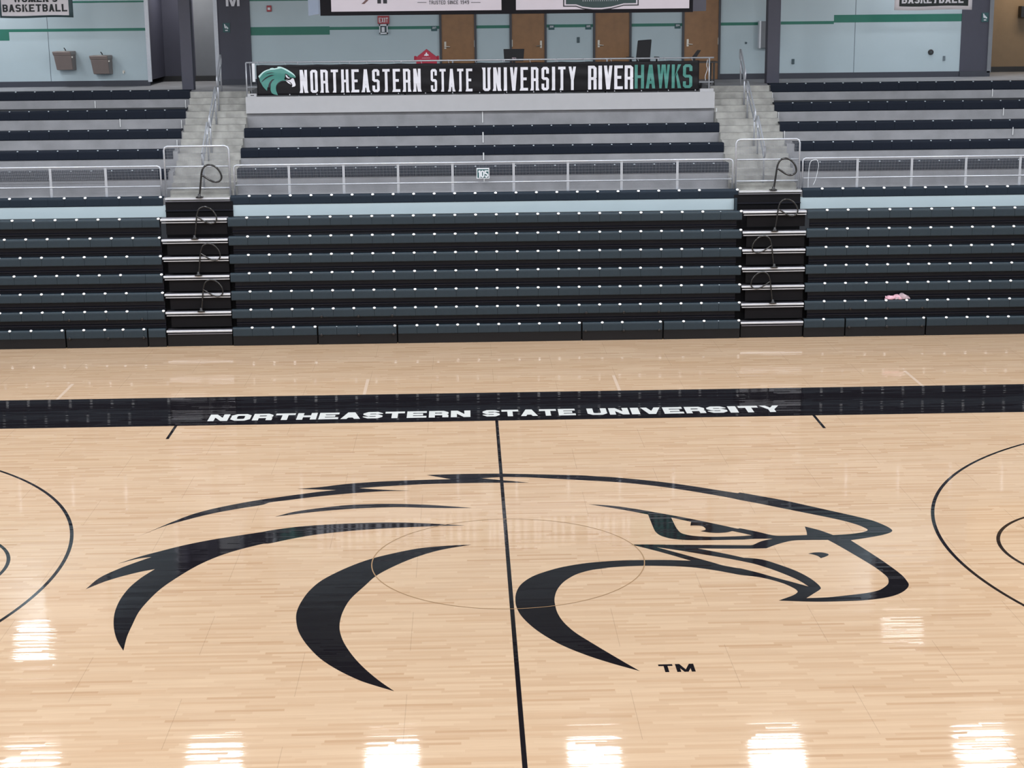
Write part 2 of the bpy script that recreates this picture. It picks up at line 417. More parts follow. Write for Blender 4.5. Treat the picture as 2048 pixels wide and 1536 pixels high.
def ring(mb, cx, cy, r_in, r_out, a0, a1, n, z):
    for i in range(n):
        a, c_ = a0 + (a1 - a0) * i / n, a0 + (a1 - a0) * (i + 1) / n
        mb.face([(cx + r_in * math.cos(a), cy + r_in * math.sin(a), z), (cx + r_out * math.cos(a), cy + r_out * math.sin(a), z),
                 (cx + r_out * math.cos(c_), cy + r_out * math.sin(c_), z), (cx + r_in * math.cos(c_), cy + r_in * math.sin(c_), z)])
b = MB(); ring(b, 0, 0, 1.822, 1.836, 0, 2 * math.pi, 120, z3); paint('centre_circle', b, M_RING, 'thin tan centre circle')
for s in (-1, 1):
    b = MB(); ring(b, s * 12.725, 0, 6.70, 6.75, math.pi / 2, math.pi * 1.5, 140, z1) if s > 0 else ring(b, s * 12.725, 0, 6.70, 6.75, -math.pi / 2, math.pi / 2, 140, z1)
    paint('three_point_line', b, M_BLACKP, 'black three point arc')
    b = MB(); ring(b, s * 8.535, 0, 1.779, 1.829, 0, 2 * math.pi, 110, z1); paint('free_throw_circle', b, M_BLACKP, 'black free throw circle')
LOGO = """-5.249,1.259c -5.068,1.555 -4.84,1.955 -4.612,2.305 -4.363,2.559 -4.1,2.753 -3.829,2.923 -3.552,3.067 -3.534,3.068 -3.295,3.18 -3.054,3.279 -2.829,3.373 -2.558,3.452c -3.161,3.55c -2.811,3.632 -2.428,3.775 -1.938,3.871 -1.641,3.902 -1.243,3.928 -0.795,3.942c -1.185,4.204c -0.847,4.219 -0.443,4.223 0.061,4.199 1.245,4.033 1.502,3.961 1.759,3.893 2.236,3.701 2.617,3.517 2.988,3.296 3.338,3.061 3.569,2.915 3.609,2.946 3.848,2.77 4.198,2.504 4.531,2.191 4.856,1.882 5.067,1.678 5.271,1.457 5.376,1.265 5.436,1.099 5.444,0.971 5.38,0.875 5.231,0.773 4.955,0.653 4.766,0.587c 4.858,0.24 4.982,-0.244 5.064,-0.62 5.109,-0.897 5.114,-1.099 5.103,-1.231 5.052,-1.359 4.939,-1.515 4.797,-1.634 4.622,-1.713 4.387,-1.769 4.052,-1.788 3.832,-1.786 3.616,-1.764 3.338,-1.718c 3.494,-1.594 3.575,-1.519 3.633,-1.426 3.632,-1.346 3.603,-1.263 3.519,-1.11 3.377,-0.952 3.225,-0.836 3.01,-0.744 2.885,-0.66 2.685,-0.534 2.479,-0.434 2.266,-0.372 2.049,-0.34 1.786,-0.318 1.497,-0.335 1.217,-0.386 1.306,-0.383 1.107,-0.438 0.904,-0.58 0.764,-0.762 0.664,-0.961 0.587,-1.212 0.544,-1.494 0.54,-1.736 0.555,-2.008 0.609,-2.308 0.718,-2.634 0.861,-2.922 1.059,-3.294 1.252,-3.647 1.376,-3.865c 1.086,-3.629 0.827,-3.384 0.564,-3.073 0.353,-2.725 0.214,-2.416 0.108,-2.084 0.058,-1.779 0.051,-1.502 0.075,-1.219 0.148,-0.932 0.298,-0.66 0.499,-0.461 0.728,-0.3 1.063,-0.161 1.462,-0.092 1.791,-0.087 2.118,-0.101 2.446,-0.152c 2.213,0.099 2.011,0.302 1.74,0.549 1.721,0.571c 1.925,0.563 2.38,0.523 2.835,0.489 3.342,0.449 3.389,0.463c 3.538,0.619 3.708,0.714c 3.494,0.718 3.308,0.713 3.384,0.697 3.097,0.699 2.866,0.701 2.521,0.721 2.298,0.796 2.174,0.925 2.129,1.039 2.108,1.172 2.1,1.518 2.096,1.926c 1.847,2.111 1.616,2.269 1.44,2.379 1.263,2.485c 1.626,2.38 1.977,2.185 2.205,2.029 2.43,1.874 2.761,1.628 3.082,1.364 3.291,1.187 3.326,1.203 3.547,1.03 3.707,0.882 3.798,0.837 4.008,0.837 4.21,0.845c 4.234,0.989 4.257,1.229c 4.425,1.058 4.519,0.913 4.574,0.823c 4.817,0.856 4.992,0.914 5.082,0.98 5.109,1.03 5.097,1.099 5.031,1.245 4.885,1.438 4.674,1.638 4.345,1.912 4.009,2.192 3.781,2.382 3.547,2.562 3.407,2.687 2.95,3.018 2.477,3.314 1.987,3.547 1.609,3.671 1.227,3.768 0.452,3.965 0.256,3.992 0.016,4.014 -0.315,3.963c 0.051,3.819 0.424,3.677c -0.051,3.699 -0.447,3.709 -0.842,3.706 -1.238,3.688 -1.631,3.636 -1.924,3.591 -2.209,3.533c -1.917,3.447 -1.621,3.381 -1.415,3.348c -1.814,3.345 -2.201,3.288 -2.582,3.197 -2.958,3.08 -3.236,2.971 -3.511,2.864 -3.613,2.744 -3.977,2.556 -4.33,2.332 -4.665,2.037 -4.905,1.787 -5.124,1.457|2.414,1.763c 2.547,1.649 2.675,1.543c 2.642,1.37c 2.725,1.366 2.804,1.334 2.835,1.236 2.824,1.157 2.748,1.109c 2.846,1.046 2.97,1.013 3.101,1.028 3.198,1.082c 3.318,0.989 3.418,0.897 3.441,0.878c 3.345,0.863 3.412,0.864 3.12,0.844 2.829,0.85 2.604,0.911 2.478,1.019 2.439,1.172 2.425,1.345|2.049,0.442c 2.349,0.283 2.663,0.09 2.972,-0.099 3.205,-0.269 3.307,-0.363 3.498,-0.601 3.676,-0.885 3.756,-1.057 3.812,-1.232c 3.642,-1.061 3.449,-0.872 3.254,-0.667 3.052,-0.489 3.023,-0.481 2.843,-0.361 2.728,-0.238 2.533,-0.04 2.334,0.161|2.604,0.357c 2.925,0.327 3.318,0.305 3.543,0.307c 3.688,0.439 3.83,0.545 3.991,0.62 4.213,0.626 4.456,0.616c 4.533,0.409 4.676,-0.028 4.81,-0.466 4.867,-0.713 4.897,-0.919 4.886,-1.053 4.848,-1.184 4.781,-1.295 4.671,-1.419 4.505,-1.507 4.208,-1.586 3.974,-1.637 3.699,-1.653c 3.842,-1.47 3.926,-1.362 3.956,-1.299 3.95,-1.167 3.896,-0.931 3.779,-0.652 3.597,-0.38 3.402,-0.155 3.179,-0.07 3.245,-0.132 2.999,0.071 2.795,0.222
4.066,0.051c 4.164,0.093 4.259,0.088 4.33,0.029 4.325,-0.026 4.284,-0.078 4.198,-0.146c 4.179,-0.065 4.134,0.003
-5.253,0.163c -5.024,0.429 -4.796,0.636 -4.482,0.898 -4.152,1.108 -3.809,1.274 -3.461,1.431 -3.359,1.494 -3.011,1.633 -2.689,1.703 -2.291,1.751 -1.835,1.772 -1.468,1.75 -1.192,1.704 -0.825,1.623 -0.579,1.567c -1.006,1.556 -1.55,1.512 -2.089,1.432 -2.619,1.289 -2.962,1.126 -3.294,0.915 -3.398,0.893 -3.725,0.63 -3.956,0.368 -4.167,0.022 -4.354,-0.422 -4.499,-0.861 -4.584,-1.309 -4.626,-1.697 -4.622,-2.138 -4.611,-2.52 -4.567,-2.955c -4.691,-2.661 -4.793,-2.343 -4.874,-1.994 -4.927,-1.635 -4.945,-1.219 -4.913,-0.789 -4.831,-0.421 -4.712,-0.084c -4.907,-0.197 -5.128,-0.379 -5.295,-0.561 -5.467,-0.817c -5.381,-0.39 -5.195,-0.041 -5.031,0.187 -4.846,0.419c -5.012,0.363
-3.356,2.141c -3.083,2.379 -2.721,2.534 -2.352,2.652 -1.975,2.687 -1.594,2.671 -1.213,2.616 -0.833,2.516 -0.474,2.4c -0.832,2.415 -1.209,2.456 -1.588,2.511 -2.152,2.481 -2.524,2.415 -2.89,2.317
-0.488,0.695c -0.771,0.674 -1.213,0.575 -1.645,0.326 -1.924,0.097 -2.191,-0.227 -2.442,-0.642 -2.574,-1.04 -2.644,-1.465 -2.663,-1.803 -2.64,-2.097 -2.577,-2.454 -2.451,-2.854 -2.25,-3.307 -2.015,-3.666 -1.755,-3.969 -1.569,-4.127 -1.361,-4.284c -1.553,-3.964 -1.741,-3.587 -1.886,-3.23 -2.012,-2.827 -2.081,-2.481 -2.104,-2.197 -2.094,-1.834 -2.03,-1.383 -1.87,-0.878 -1.749,-0.523 -1.552,-0.186 -1.276,0.171 -0.917,0.489"""
b = MB()
for line in LOGO.strip().split('\n'):
    fill(b, [smooth_path(l) for l in line.split('|')], up3(z1))
paint('hawk_head_logo', b, M_BLACKP, 'huge black outline of a hawk head painted at centre court')
b = MB()
write(b, 'TM', 1.60, 2.0, -3.91, -3.685, up3(z1), t=.28, b=.22, gap=.2)
paint('trademark_lettering', b, M_BLACKP, 'small black TM beside the hawk head')
for wd, x0, x1 in (('NORTHEASTERN', -5.2, -.468), ('STATE', -.245, 1.441), ('UNIVERSITY', 1.658, 5.2)):
    b = MB(); write(b, wd, x0, x1, 7.92, 8.405, up3(z2), t=.31, b=.27, gap=.12, c=.5)
    paint('sideline_lettering', b, M_WHITEP, f'white painted word {wd} on the black band')

# ------------------------------------------------------------ hall shell
HX = 20.0
b = MB(); b.box(-HX - .2, -HX, -26, 26, -.1, 10.2); struct(b.build('wall_left', M_HALL))
b = MB(); b.box(HX, HX + .2, -26, 26, -.1, 10.2); struct(b.build('wall_right', M_HALL))
b = MB(); b.box(-HX, HX, -26.2, -26, -.1, 10.2); struct(b.build('wall_behind', M_HALL))
b = MB(); b.box(-HX, HX, -26, 26, 10.2, 10.4); struct(b.build('ceiling', M_CEIL))
WY = 22.0; CZ = 5.26; BZ = 5.40
# back walls of the concourse: pale paint with green stripes, charcoal ends
def wall_piece(name, x0, x1, stripes, m, y=WY, z0=BZ, z1_=10.2, seams=()):
    b = MB(); b.box(x0, x1, y, y + .2, z0, z1_, 0)
    for a, c_, e, f in stripes: b.face([(a, y - .002, e), (c_, y - .002, e), (c_, y - .002, f), (a, y - .002, f)], 1)
    for sx in seams: b.face([(sx - .008, y - .001, z0), (sx + .008, y - .001, z0), (sx + .008, y - .001, z1_), (sx - .008, y - .001, z1_)], 2)
    o = b.build(name, [m, M_GREEN, M_SEAM], recalc=False); return struct(o)
wall_piece('wall_concourse_left', -16, -8.46, [(-16, -8.47, 6.63, 6.70), (-16, -11.91, 6.42, 6.63), (-16, -8.47, 7.33, 7.37)], M_WALL, seams=(-10.94,))
wall_piece('wall_concourse_middle', -5.85, 7.6, [(-5.85, -3.86, 6.485, 6.69), (-3.86, -1.09, 6.60, 6.675), (-.15, .69, 6.60, 6.675), (1.63, 2.81, 6.605, 6.68), (3.79, 5.08, 6.605, 6.68), (6.06, 7.1, 6.61, 6.685), (-5.85, -2.3, 7.33, 7.37)], M_WALL)
wall_piece('wall_concourse_right', 7.6, 12.24, [(7.6, 8.96, 6.62, 6.695), (8.96, 12.24, 6.655, 6.845)], M_WALL, seams=(9.51,))
wall_piece('wall_charcoal_left', -6.67, -5.85, [], M_CHAR, y=21.95)
wall_piece('wall_charcoal_right', 12.24, 12.98, [], M_CHAR, y=21.98)
wall_piece('wall_recess_left', -9.5, -7.62, [], M_CHAR, y=24.2)
wall_piece('wall_recess_middle', -7.62, -5.9, [], M_GREYW, y=24.2)
wall_piece('wall_recess_right', 13.1, 17, [], M_BROWNW, y=24.4)
b = MB(); b.box(-6.69, -6.67, 21.95, 24.2, BZ, 10.2); b.box(-8.46, -8.44, 22.2, 24.2, BZ, 10.2); struct(b.build('wall_return_left', M_CHAR))
b = MB(); b.box(12.98, 13.02, 22.2, 24.4, BZ, 10.2); struct(b.build('wall_return_right', M_CHAR))
def base(name, x0, x1, y, m=M_BASE): b = MB(); b.box(x0, x1, y, y + .03, CZ, BZ); return struct(b.build(name, m))
base('baseboard_left', -16, -8.44, WY - .02); base('baseboard_middle', -5.85, 7.6, WY - .02); base('baseboard_right', 7.6, 12.24, WY - .02)
base('baseboard_charcoal_left', -6.69, -5.85, 21.92); base('baseboard_charcoal_right', 12.24, 13.02, 21.94)
base('baseboard_recess_left', -9.5, -5.9, 24.17, M_BLACK); base('baseboard_recess_right', 13.1, 17, 24.37, M_BLACK)
b = MB(); b.box(-8.44, -6.67, 21.96, 22.2, 7.6, 10.2); b.box(-8.44, -6.69, 22.2, 24.2, 8.5, 8.6); struct(b.build('wall_added_header_left', M_CHAR))  # added header, out of view, keeps the corridor lamp's reflection off the court
b = MB(); b.box(13.02, 17, 22.0, 22.2, 7.6, 10.2); b.box(13.02, 17, 22.2, 24.4, 8.5, 8.6); struct(b.build('wall_added_header_right', M_BROWNW))  # unseen header added so the recess lamp does not mirror in the floor
# steel corner guards
for nm, x, y in (('trim_1', -8.44, 21.96), ('trim_2', -6.71, 21.91), ('trim_3', 12.99, 21.94)):
    b = MB(); b.box(x - .05, x + .05, y, y + .05, BZ - .04, 8.0 if nm != 'trim_3' else 8.0); struct(b.build(nm, M_GALV if nm != 'trim_3' else M_GREYW))
# steel columns at the front of the concourse
for nm, xa, xb in (('column_1', -7.27, -6.99), ('column_2', 6.86, 7.17)):
    b = MB(); b.box(xa, xb, 19.7, 20.0, CZ, 10.2); bevel(struct(b.build(nm, M_CHAR), 'charcoal steel column at the top of the aisle stairs'), .015)
# concourse slab
b = MB(); b.box(-17, -5.55, 18.95, 26, 4.9, CZ); b.box(5.37, 17, 18.95, 26, 4.9, CZ); b.box(-5.55, 5.37, 20.6, 26, 4.9, CZ)
struct(b.build('floor_concourse', M_CONC))
b = MB(); b.box(-5.55, 5.37, 18.2, 20.6, 4.4, 5.12); struct(b.build('floor_platform', M_CONC))
b = MB(); b.prism([(18.12, 4.79), (18.12, 5.17), (18.2, 5.17), (18.2, 4.79)], -5.56, 5.37)
struct(b.build('trim_4', M_FASC), 'pale grey fascia board below the black banner')
# seating tiers
TY = [15.2, 15.95, 16.7, 17.45, 18.2, 18.95]            # nosings: deck, E, D, C, B, A
TZ = [3.17, 3.67, 4.06, 4.45, 4.85, 5.26]
def tiers(x0, x1, top, last):
    prof = [(15.22, 2.7)]
    for i in range(top + 1):
        prof += [(TY[i] + (.02 if i == 0 else 0), TZ[i])] + ([(TY[i + 1], TZ[i])] if i < top else [])
    prof += [(last, TZ[top]), (last, 2.7)]
    b = MB(); b.prism(prof, x0, x1); return b
struct(tiers(-17, -6.95, 4, 19.1).build('floor_tiers_left', M_CONC), 'stepped concrete seating tiers beside the drinking fountains')
struct(tiers(-5.55, 5.38, 3, 18.3).build('floor_tiers_middle', M_CONC), 'stepped concrete seating tiers below the black banner')
struct(tiers(6.82, 17, 4, 19.1).build('floor_tiers_right', M_CONC), 'stepped concrete seating tiers under the right wall')
for nm, x0, x1 in (('left', -6.95, -5.55), ('right', 5.38, 6.82)):
    prof = [(15.22, 2.7), (15.22, 3.17)]
    for k in range(15):
        y = 15.45 + .25 * k if k < 14 else 18.93
        prof += [(y, 3.17 + .1393 * k), (y, 3.17 + .1393 * (k + 1))]
    prof += [(19.0, 5.259), (19.0, 2.7)]
    b = MB(); b.prism(prof, x0, x1)
    struct(b.build('floor_stairs_' + nm, M_CONCS), 'concrete aisle stairs')
# caulked joints in the concrete
jb = MB()
for px, ya, yb, Y in ((965, 223, 245, 18.19), (966, 264, 285, 17.44), (967, 305, 320, 16.69), (968, 352, 366, 15.94)):
    x, za = at(px, ya, Y); _, zb = at(px, yb, Y); jb.box(x - .013, x + .013, Y - .012, Y, zb, za)
for px, ya, yb, Y in ((371, 200, 216, 18.94), (363, 240, 256, 18.19), (354, 280, 296, 17.44), (1545, 185, 200, 18.94), (1557, 224, 242, 18.19), (1569, 262, 278, 17.44),
                      (1985, 178, 193, 18.94), (2007, 216, 231, 18.19), (2026, 254, 270, 17.44), (240, 238, 254, 18.19), (190, 202, 216, 18.94), (1433, 216, 232, 18.19)):
    x, za = at(px, ya, Y); _, zb = at(px, yb, Y); jb.box(x - .010, x + .010, Y - .012, Y, zb, za)
struct(jb.build('trim_5', M_CAULK), 'white caulked joints between the concrete tiers')
# pale wall under the fixed front row, and the dark well in the aisles
b = MB()
for x0, x1 in ((-17, -7.02), (-5.56, 5.40), (6.86, 17)): b.box(x0, x1, 15.19, 15.22, 2.77, 3.03)
struct(b.build('wall_stand_front', M_WALL), 'pale blue grey wall strip under the fixed front row')
b = MB()
for x0, x1 in ((-7.02, -5.56), (5.40, 6.86)):
    b.box(x0, x1, 15.17, 15.22, 2.0, 3.1); b.box(x0, x1, 15.12, 15.17, 2.90, 2.925, 1)
struct(b.build('wall_aisle_well', [M_BLACKR, M_RISER]), 'black riser boards at the head of the aisles')
b = MB(); b.box(-17, 17, 14.9, 15.2, -.1, 2.2); struct(b.build('wall_under_stand', M_BLACKR))
b = MB(); b.box(5.405, 5.455, 15.1, 15.18, 2.6, 3.03); tag(b.build('end_post', M_SEAT), 'dark teal end post of the pale wall strip beside the black aisle well', 'post')

# ------------------------------------------------------------ seating rows
seat_cache = {}
def seat_mesh(wd, kind):
    k = (round(wd, 3), kind)
    if k not in seat_cache:
        d = {'tele': .12, 'front': .19, 'upper': .30}[kind]; h = .2 if kind != 'upper' else .21; g = .0025 if kind == 'tele' else .0015
        prof = [(.014, -h), (.004, -h + .008), (0, -h + .02), (0, -.05), (.004, -.026), (.014, -.010), (.03, -.002), (.06, 0), (d, -.004), (d, -.03), (.035, -.045), (.03, -h)]
        b = MB(); b.prism(prof, g, wd - g)
        seat_cache[k] = b.mesh('seat_' + kind, {'tele': M_SEAT, 'upper': M_SEATD, 'front': M_SEATF}[kind])
        bm = bmesh.new(); bm.from_mesh(seat_cache[k]); bmesh.ops.recalc_face_normals(bm, faces=bm.faces); bm.to_mesh(seat_cache[k]); bm.free()
    return seat_cache[k]
def disc(rx, ry, th, n=12):
    b = MB(); c45 = math.sqrt(.5); rings_ = []
    for r_, h in ((1, 0), (1, th * .6), (.7, th)):
        rings_.append([(rx * r_ * math.cos(a), (ry * r_ * math.sin(a) * c45 - h * c45), (ry * r_ * math.sin(a) * c45 + h * c45)) for a in [2 * math.pi * k / n for k in range(n)]])
    b.rings(rings_); return b
TAG_ME = disc(.032, .027, .014).mesh('number_tag', M_TAG, True)
TAGD_ME = disc(.020, .016, .008).mesh('number_tag', M_TAGD, True)
TAGS_ME = disc(.015, .012, .006).mesh('number_tag', M_TAGD, True)

def seat_row(row, xs, tags, kind, small=()):
    """xs: seams incl. both ends (world x); tags: seams that carry a number tag"""
    ox, oy, oz = row.location
    xs = sorted(xs)
    for a, c_ in zip(xs[:-1], xs[1:]):
        if c_ - a < .05: continue
        s = link('seat', seat_mesh(c_ - a, kind), row, (a - ox, 0, 0))
        for t in tags:
            if a + 1e-4 < t <= c_ + 1e-4 or (abs(t - xs[0]) < 1e-4 and a == xs[0]):
                me = TAG_ME if kind != 'upper' else TAGD_ME
                if any(abs(t - q) < .02 for q in small): me = TAGS_ME
                link('number_tag', me, s, (t - a - (.022 if abs(t - xs[-1]) < .03 else 0), .012, -.010))

ORD = ['bottom', 'second', 'third', 'fourth', 'fifth', 'sixth', 'seventh']
SEC = {'left': (-13.2, -7.07, 'on the side below the fountains'), 'middle': (-5.61, 5.49, 'between the two aisles'), 'right': (6.91, 13.9, 'on the pink cloth side')}
LOFF = [None, .74, .73, .83, .67, .52, .78]
cseams = [-5.2 + .447 * k for k in range(23)] + [5.02]
UNITS = {'left': [-9.24, -7.46], 'middle': [-3.77, -2.03, 2.01, 3.80], 'right': [7.82, 9.61]}
for n in range(7):
    for sec in ('left', 'middle', 'right'):
        X0, X1, where = SEC[sec]; zt = .408 + .4 * n + (.008 * (n > 5))
        if sec == 'left':
            start = X1 - .07
            tg = [start] + [start - LOFF[n] - .457 * k for k in range(12)] if n else [-7.54, -7.99, -8.39, -8.84, -9.31, -9.98, -10.44, -10.9, -11.36, -11.8, -12.3]
            xs = [X0, X1] + [t for t in tg if X0 + .1 < t < X1 - .1]
            if n and LOFF[n] > .6: xs.append(start - .3)
            tg = [t for t in tg if t > X0]
            if n: tg[0] = X1
        elif sec == 'middle':
            xs = [X0, X1] + cseams; tg = cseams + [X1]
        else:
            tg = [7.34 + .456 * k for k in range(14)]; xs = [X0, X1] + tg
        if n == 0:
            if sec == 'middle': tg = [-5.19, -4.74, -4.29, -3.80, -3.35, -2.91, -2.06, -1.6, -1.15, -.71, -.26, .19, .64, 1.08, 1.52, 1.98, 2.46, 2.9, 3.76, 4.25, 4.7, 5.02, X1]; xs = [X0, X1] + tg
            if sec == 'right': tg = [7.34, 8.28, 8.72, 9.58, 10.06, 10.52, 10.98, 11.44, 11.9, 12.36, 12.8]; xs = [X0, X1, 9.18] + tg
            if sec == 'left': xs = [X0, X1] + [t for t in tg if X0 + .1 < t < X1 - .1]
        row = thing('bleacher_row', ((X0 + X1) / 2, 14.6, zt), f'folded charcoal bleacher row, {ORD[n]} from the court, {where}', 'bleacher', 'folded-in telescopic bleacher rows')
        if n == 0:
            cut = sorted([X0, X1] + [q for u in UNITS[sec] for q in (u - .016, u + .016)])
            allx = sorted(set(round(x, 4) for x in xs + cut))
            blocks = list(zip(cut[0::2], cut[1::2]))
            for a, c_ in blocks:
                inner = [x for x in allx if a <= x <= c_]
                inner = [a] + [x for x in inner if a + .06 < x < c_ - .06] + [c_]
                seat_row(row, inner, [t for t in tg if a - .02 < t <= c_ + .03 and t < c_ + .03], 'tele', small=(-3.35, -2.91, 5.02))
                kb = MB(); kb.box(a - row.location.x, c_ - row.location.x, .02, .09, .004 - zt, -.2); kb.build('kick_board', M_KICK, row)
                if 1.5 < c_ - a < 1.9 and X0 + .5 < a and c_ < X1 - .3:
                    for fx in (a + .07, (a + c_) / 2 + .03, c_ - .07):
                        w_ = MB(); w_.rings([[(fx - row.location.x + rr * math.cos(q), yy, -.19 + rr * math.sin(q)) for q in [2 * math.pi * i / 14 for i in range(14)]] for rr, yy in ((.03, .02), (.03, -.02), (.02, -.025))])
                        w_.build('hinge_cap', M_BLACK, row, smooth=True)
            gb = MB(); gb.box(X0 - row.location.x, X1 - row.location.x, .16, .2, .004 - zt, -.01); gb.build('backing_board', M_GAP, row)
        else:
            seat_row(row, xs, tg, 'tele', small=(5.02,) if sec == 'middle' else ())
            rb = MB(); hx0, hx1 = (X0 - row.location.x, X1 - row.location.x)
            e0, e1 = (.0 if sec == 'left' else .08), (.0 if sec == 'right' else .10)
            if sec == 'left': e1 = 0
            # folded sheet riser: upright with a rolled lower lip
            rb.prism([(.13, -.004), (.13, -.30), (.105, -.315), (.105, -.345), (.14, -.36), (.14, -.40), (.17, -.40), (.17, -.004)], hx0 + e0, hx1 - e1)
            rb.build('riser_panel', M_RISER, row)
            if n == 1:
                for u0_, u1_ in zip(UNITS[sec][0::2], UNITS[sec][1::2]):
                    for fx in (u0_ + .1, (u0_ + u1_) / 2 + .03, u1_ - .1):
                        w_ = MB(); w_.rings([[(fx - row.location.x + rr * math.cos(q), yy, -.18 + rr * math.sin(q)) for q in [2 * math.pi * i / 14 for i in range(14)]] for rr, yy in ((.03, .01), (.03, -.02), (.02, -.025))])
                        w_.build('hinge_cap', M_BLACK, row, smooth=True)

# fixed rows on the concrete
names = ['front', 'second', 'third', 'fourth', 'top']
def fixed_row(sec, i, xs, tg, Y, zt, label, kind):
    row = thing('bench_row', ((xs[0] + xs[-1]) / 2, Y - .02, zt), label, 'bench', 'fixed bench rows on the concrete tiers')
    xs = sorted(xs); seat_row(row, xs, tg, kind)
    bb = MB(); bb.box(xs[0] - row.location.x + .02, xs[-1] - row.location.x - .02, .032, .28 if kind == 'upper' else .18, -.048, -.03); bb.box(xs[0] - row.location.x + .02, xs[-1] - row.location.x - .02, .032, .045, -.205, -.035); bb.build('bench_frame', M_BLACK, row)
for sec in ('left', 'middle', 'right'):
    X0, X1, where = SEC[sec]
    where2 = {'left': 'below the fountains', 'middle': 'below the black banner', 'right': 'right of both aisles'}[sec]
    tg = {'left': [-7.10, -7.56, -8.02, -8.75, -9.20, -9.93, -10.38, -10.84, -11.3, -11.76, -12.22, -12.7], 'middle': cseams[:-1] + [X1], 'right': [7.34 + .456 * k for k in range(14)]}[sec]
    xs = [X0, X1] + [t for t in tg if X0 + .1 < t < X1 - .1] + ([-8.39, -9.56] if sec == 'left' else [])
    fixed_row(sec, 0, xs, tg, 15.2, 3.215, f'fixed charcoal bench row just before the mesh railing, {dict(left="left of both aisles", middle="between the aisles", right="right of both aisles")[sec]}', 'front')
    for i in range(1, 6):
        if sec == 'middle' and i > 3: continue
        if sec == 'left': x0, x1 = -16, (-6.97 if i > 2 else -7.06); first = {1: -7.4, 2: -7.39, 3: -7.29, 4: -7.45, 5: -7.47}[i]; tg = [first - .448 * k for k in range(16)]
        elif sec == 'right': x0, x1 = (6.79 if i > 2 else 7.0), 15.5; tg = [x0 + .43 + .4475 * k for k in range(15)]
        else: x0, x1 = -5.54, 5.39; tg = [-5.13 + .4425 * k for k in range(24)]
        tg = [t for t in tg if x0 + .2 < t < x1 - .1]
        zt = {1: 3.725, 2: 4.105, 3: 4.495, 4: 4.895, 5: 5.305}[i]
        fixed_row(sec, i, sorted([x0, x1] + tg), tg, TY[i], zt, f'navy fixed bench row, {names[i-1] if not (sec == "middle" and i == 3) else "top"} of those behind the railing, {where2}', 'upper')

# ------------------------------------------------------------ aisle steps of the folded bleachers
for sec, x0, x1, nm in (('left', -7.06, -5.62, 'aisle below the M'), ('right', 5.50, 6.90, 'right aisle')):
    for n, z in enumerate((.356, .766, 1.163, 1.558, 1.962, 2.353, 2.797)):
        st = thing('aisle_step', ((x0 + x1) / 2, 14.6, z), f'black aisle step with silver nosing, {ORD[n]} from the court, {nm}', 'step', 'aisle steps of the folded bleachers')
        hw = (x1 - x0) / 2; e = 0
        t_ = MB(); t_.box(-hw + .01 + e, hw - .01, .035, .28, -.03, .004); t_.build('tread', M_ALUD, st)
        t_ = MB(); t_.prism([(0, -.035), (0, -.004), (.006, .004), (.035, .006), (.035, -.035)], -hw + .01 + e, hw - .01); t_.build('nosing', M_ALU, st)
        t_ = MB(); t_.box(-hw + .03, hw - .01, .02, .06, -.086, -.068); t_.build('lower_strip', M_ALU if n else M_ALUD, st)
        t_ = MB(); t_.box(-hw + .11 if n else -hw + .02, hw - .02, .10 if n else .06, .2, (-.345 if n else -.35), -.035); t_.build('riser', M_BLACKR if n else M_KICK, st)
# head of the aisle: light edge plate of the concrete deck
for sec, x0, x1 in (('left', -7.02, -5.62), ('right', 5.50, 6.88)):
    st = thing('landing_edge', ((x0 + x1) / 2, 15.14, 3.18), f'silver edged landing plate above the {"M sign side" if sec == "left" else "pink cloth side"} black aisle', 'step', 'landing plates at the head of the aisles')
    hw = (x1 - x0) / 2
    t_ = MB(); t_.box(-hw, hw, .02, .22, -.03, .004); t_.build('tread', M_CONCS, st)
    t_ = MB(); t_.box(-hw, hw, 0, .02, -.03, .006); t_.build('nosing', M_ALU, st)
    t_ = MB(); t_.box(-hw, hw, .01, .03, -.075, -.06); t_.build('lower_strip', M_ALUD, st)

# P shaped aisle rails
LOOP = [(0, 0), (.03, .2), (.058, .42), (.075, .53), (.11, .62), (.17, .675), (.25, .69), (.34, .665), (.42, .60), (.475, .51), (.49, .42), (.455, .355), (.37, .325), (.26, .355), (.16, .42), (.075, .475)]
def p_rail(x, y, z, flip, r, label, big=1.0):
    o = thing('aisle_handrail', (x, y, z), label, 'handrail', 'P shaped black aisle handrails')
    P = smooth_open([Vector((a * flip * big, 0, c_ * big + .01)) for a, c_ in LOOP])
    t_ = MB(); t_.tube(P, r, 8); t_.build('rail_tube', M_RAILK, o, smooth=True)
    t_ = MB(); t_.rings([[(rr * math.cos(q), rr * math.sin(q), zz) for q in [2 * math.pi * i / 14 for i in range(14)]] for rr, zz in ((.055, -.0), (.055, .03), (.03, .05), (.026, .09))]); t_.build('floor_socket', M_BLACK, o, smooth=True)
    t_ = MB(); t_.box(-.075, .075, -.03, .10, .0, .025); t_.build('base_plate', M_BLACK, o)
def smooth_open(P, n=4):
    out = []
    for i in range(len(P) - 1):
        p0 = P[max(i - 1, 0)]; p1 = P[i]; p2 = P[i + 1]; p3 = P[min(i + 2, len(P) - 1)]
        for k in range(n):
            t = k / n
            out.append(.5 * ((2 * p1) + (p2 - p0) * t + (2 * p0 - 5 * p1 + 4 * p2 - p3) * t * t + (3 * p1 - p0 - 3 * p2 + p3) * t ** 3))
    out.append(P[-1]); return out
for z, y, x, w_ in ((3.186, 15.115, -6.27, 'topmost, before the tall gate'), (2.36, 14.575, -6.33, 'second from the top'), (1.565, 14.575, -6.29, 'third from the top'), (.773, 14.575, -6.27, 'lowest')):
    p_rail(x, y, z, 1, .021 if z > 3 else .016, f'black P shaped handrail, {w_}, aisle below the M', 1.0 if z < 3 else 1.02)
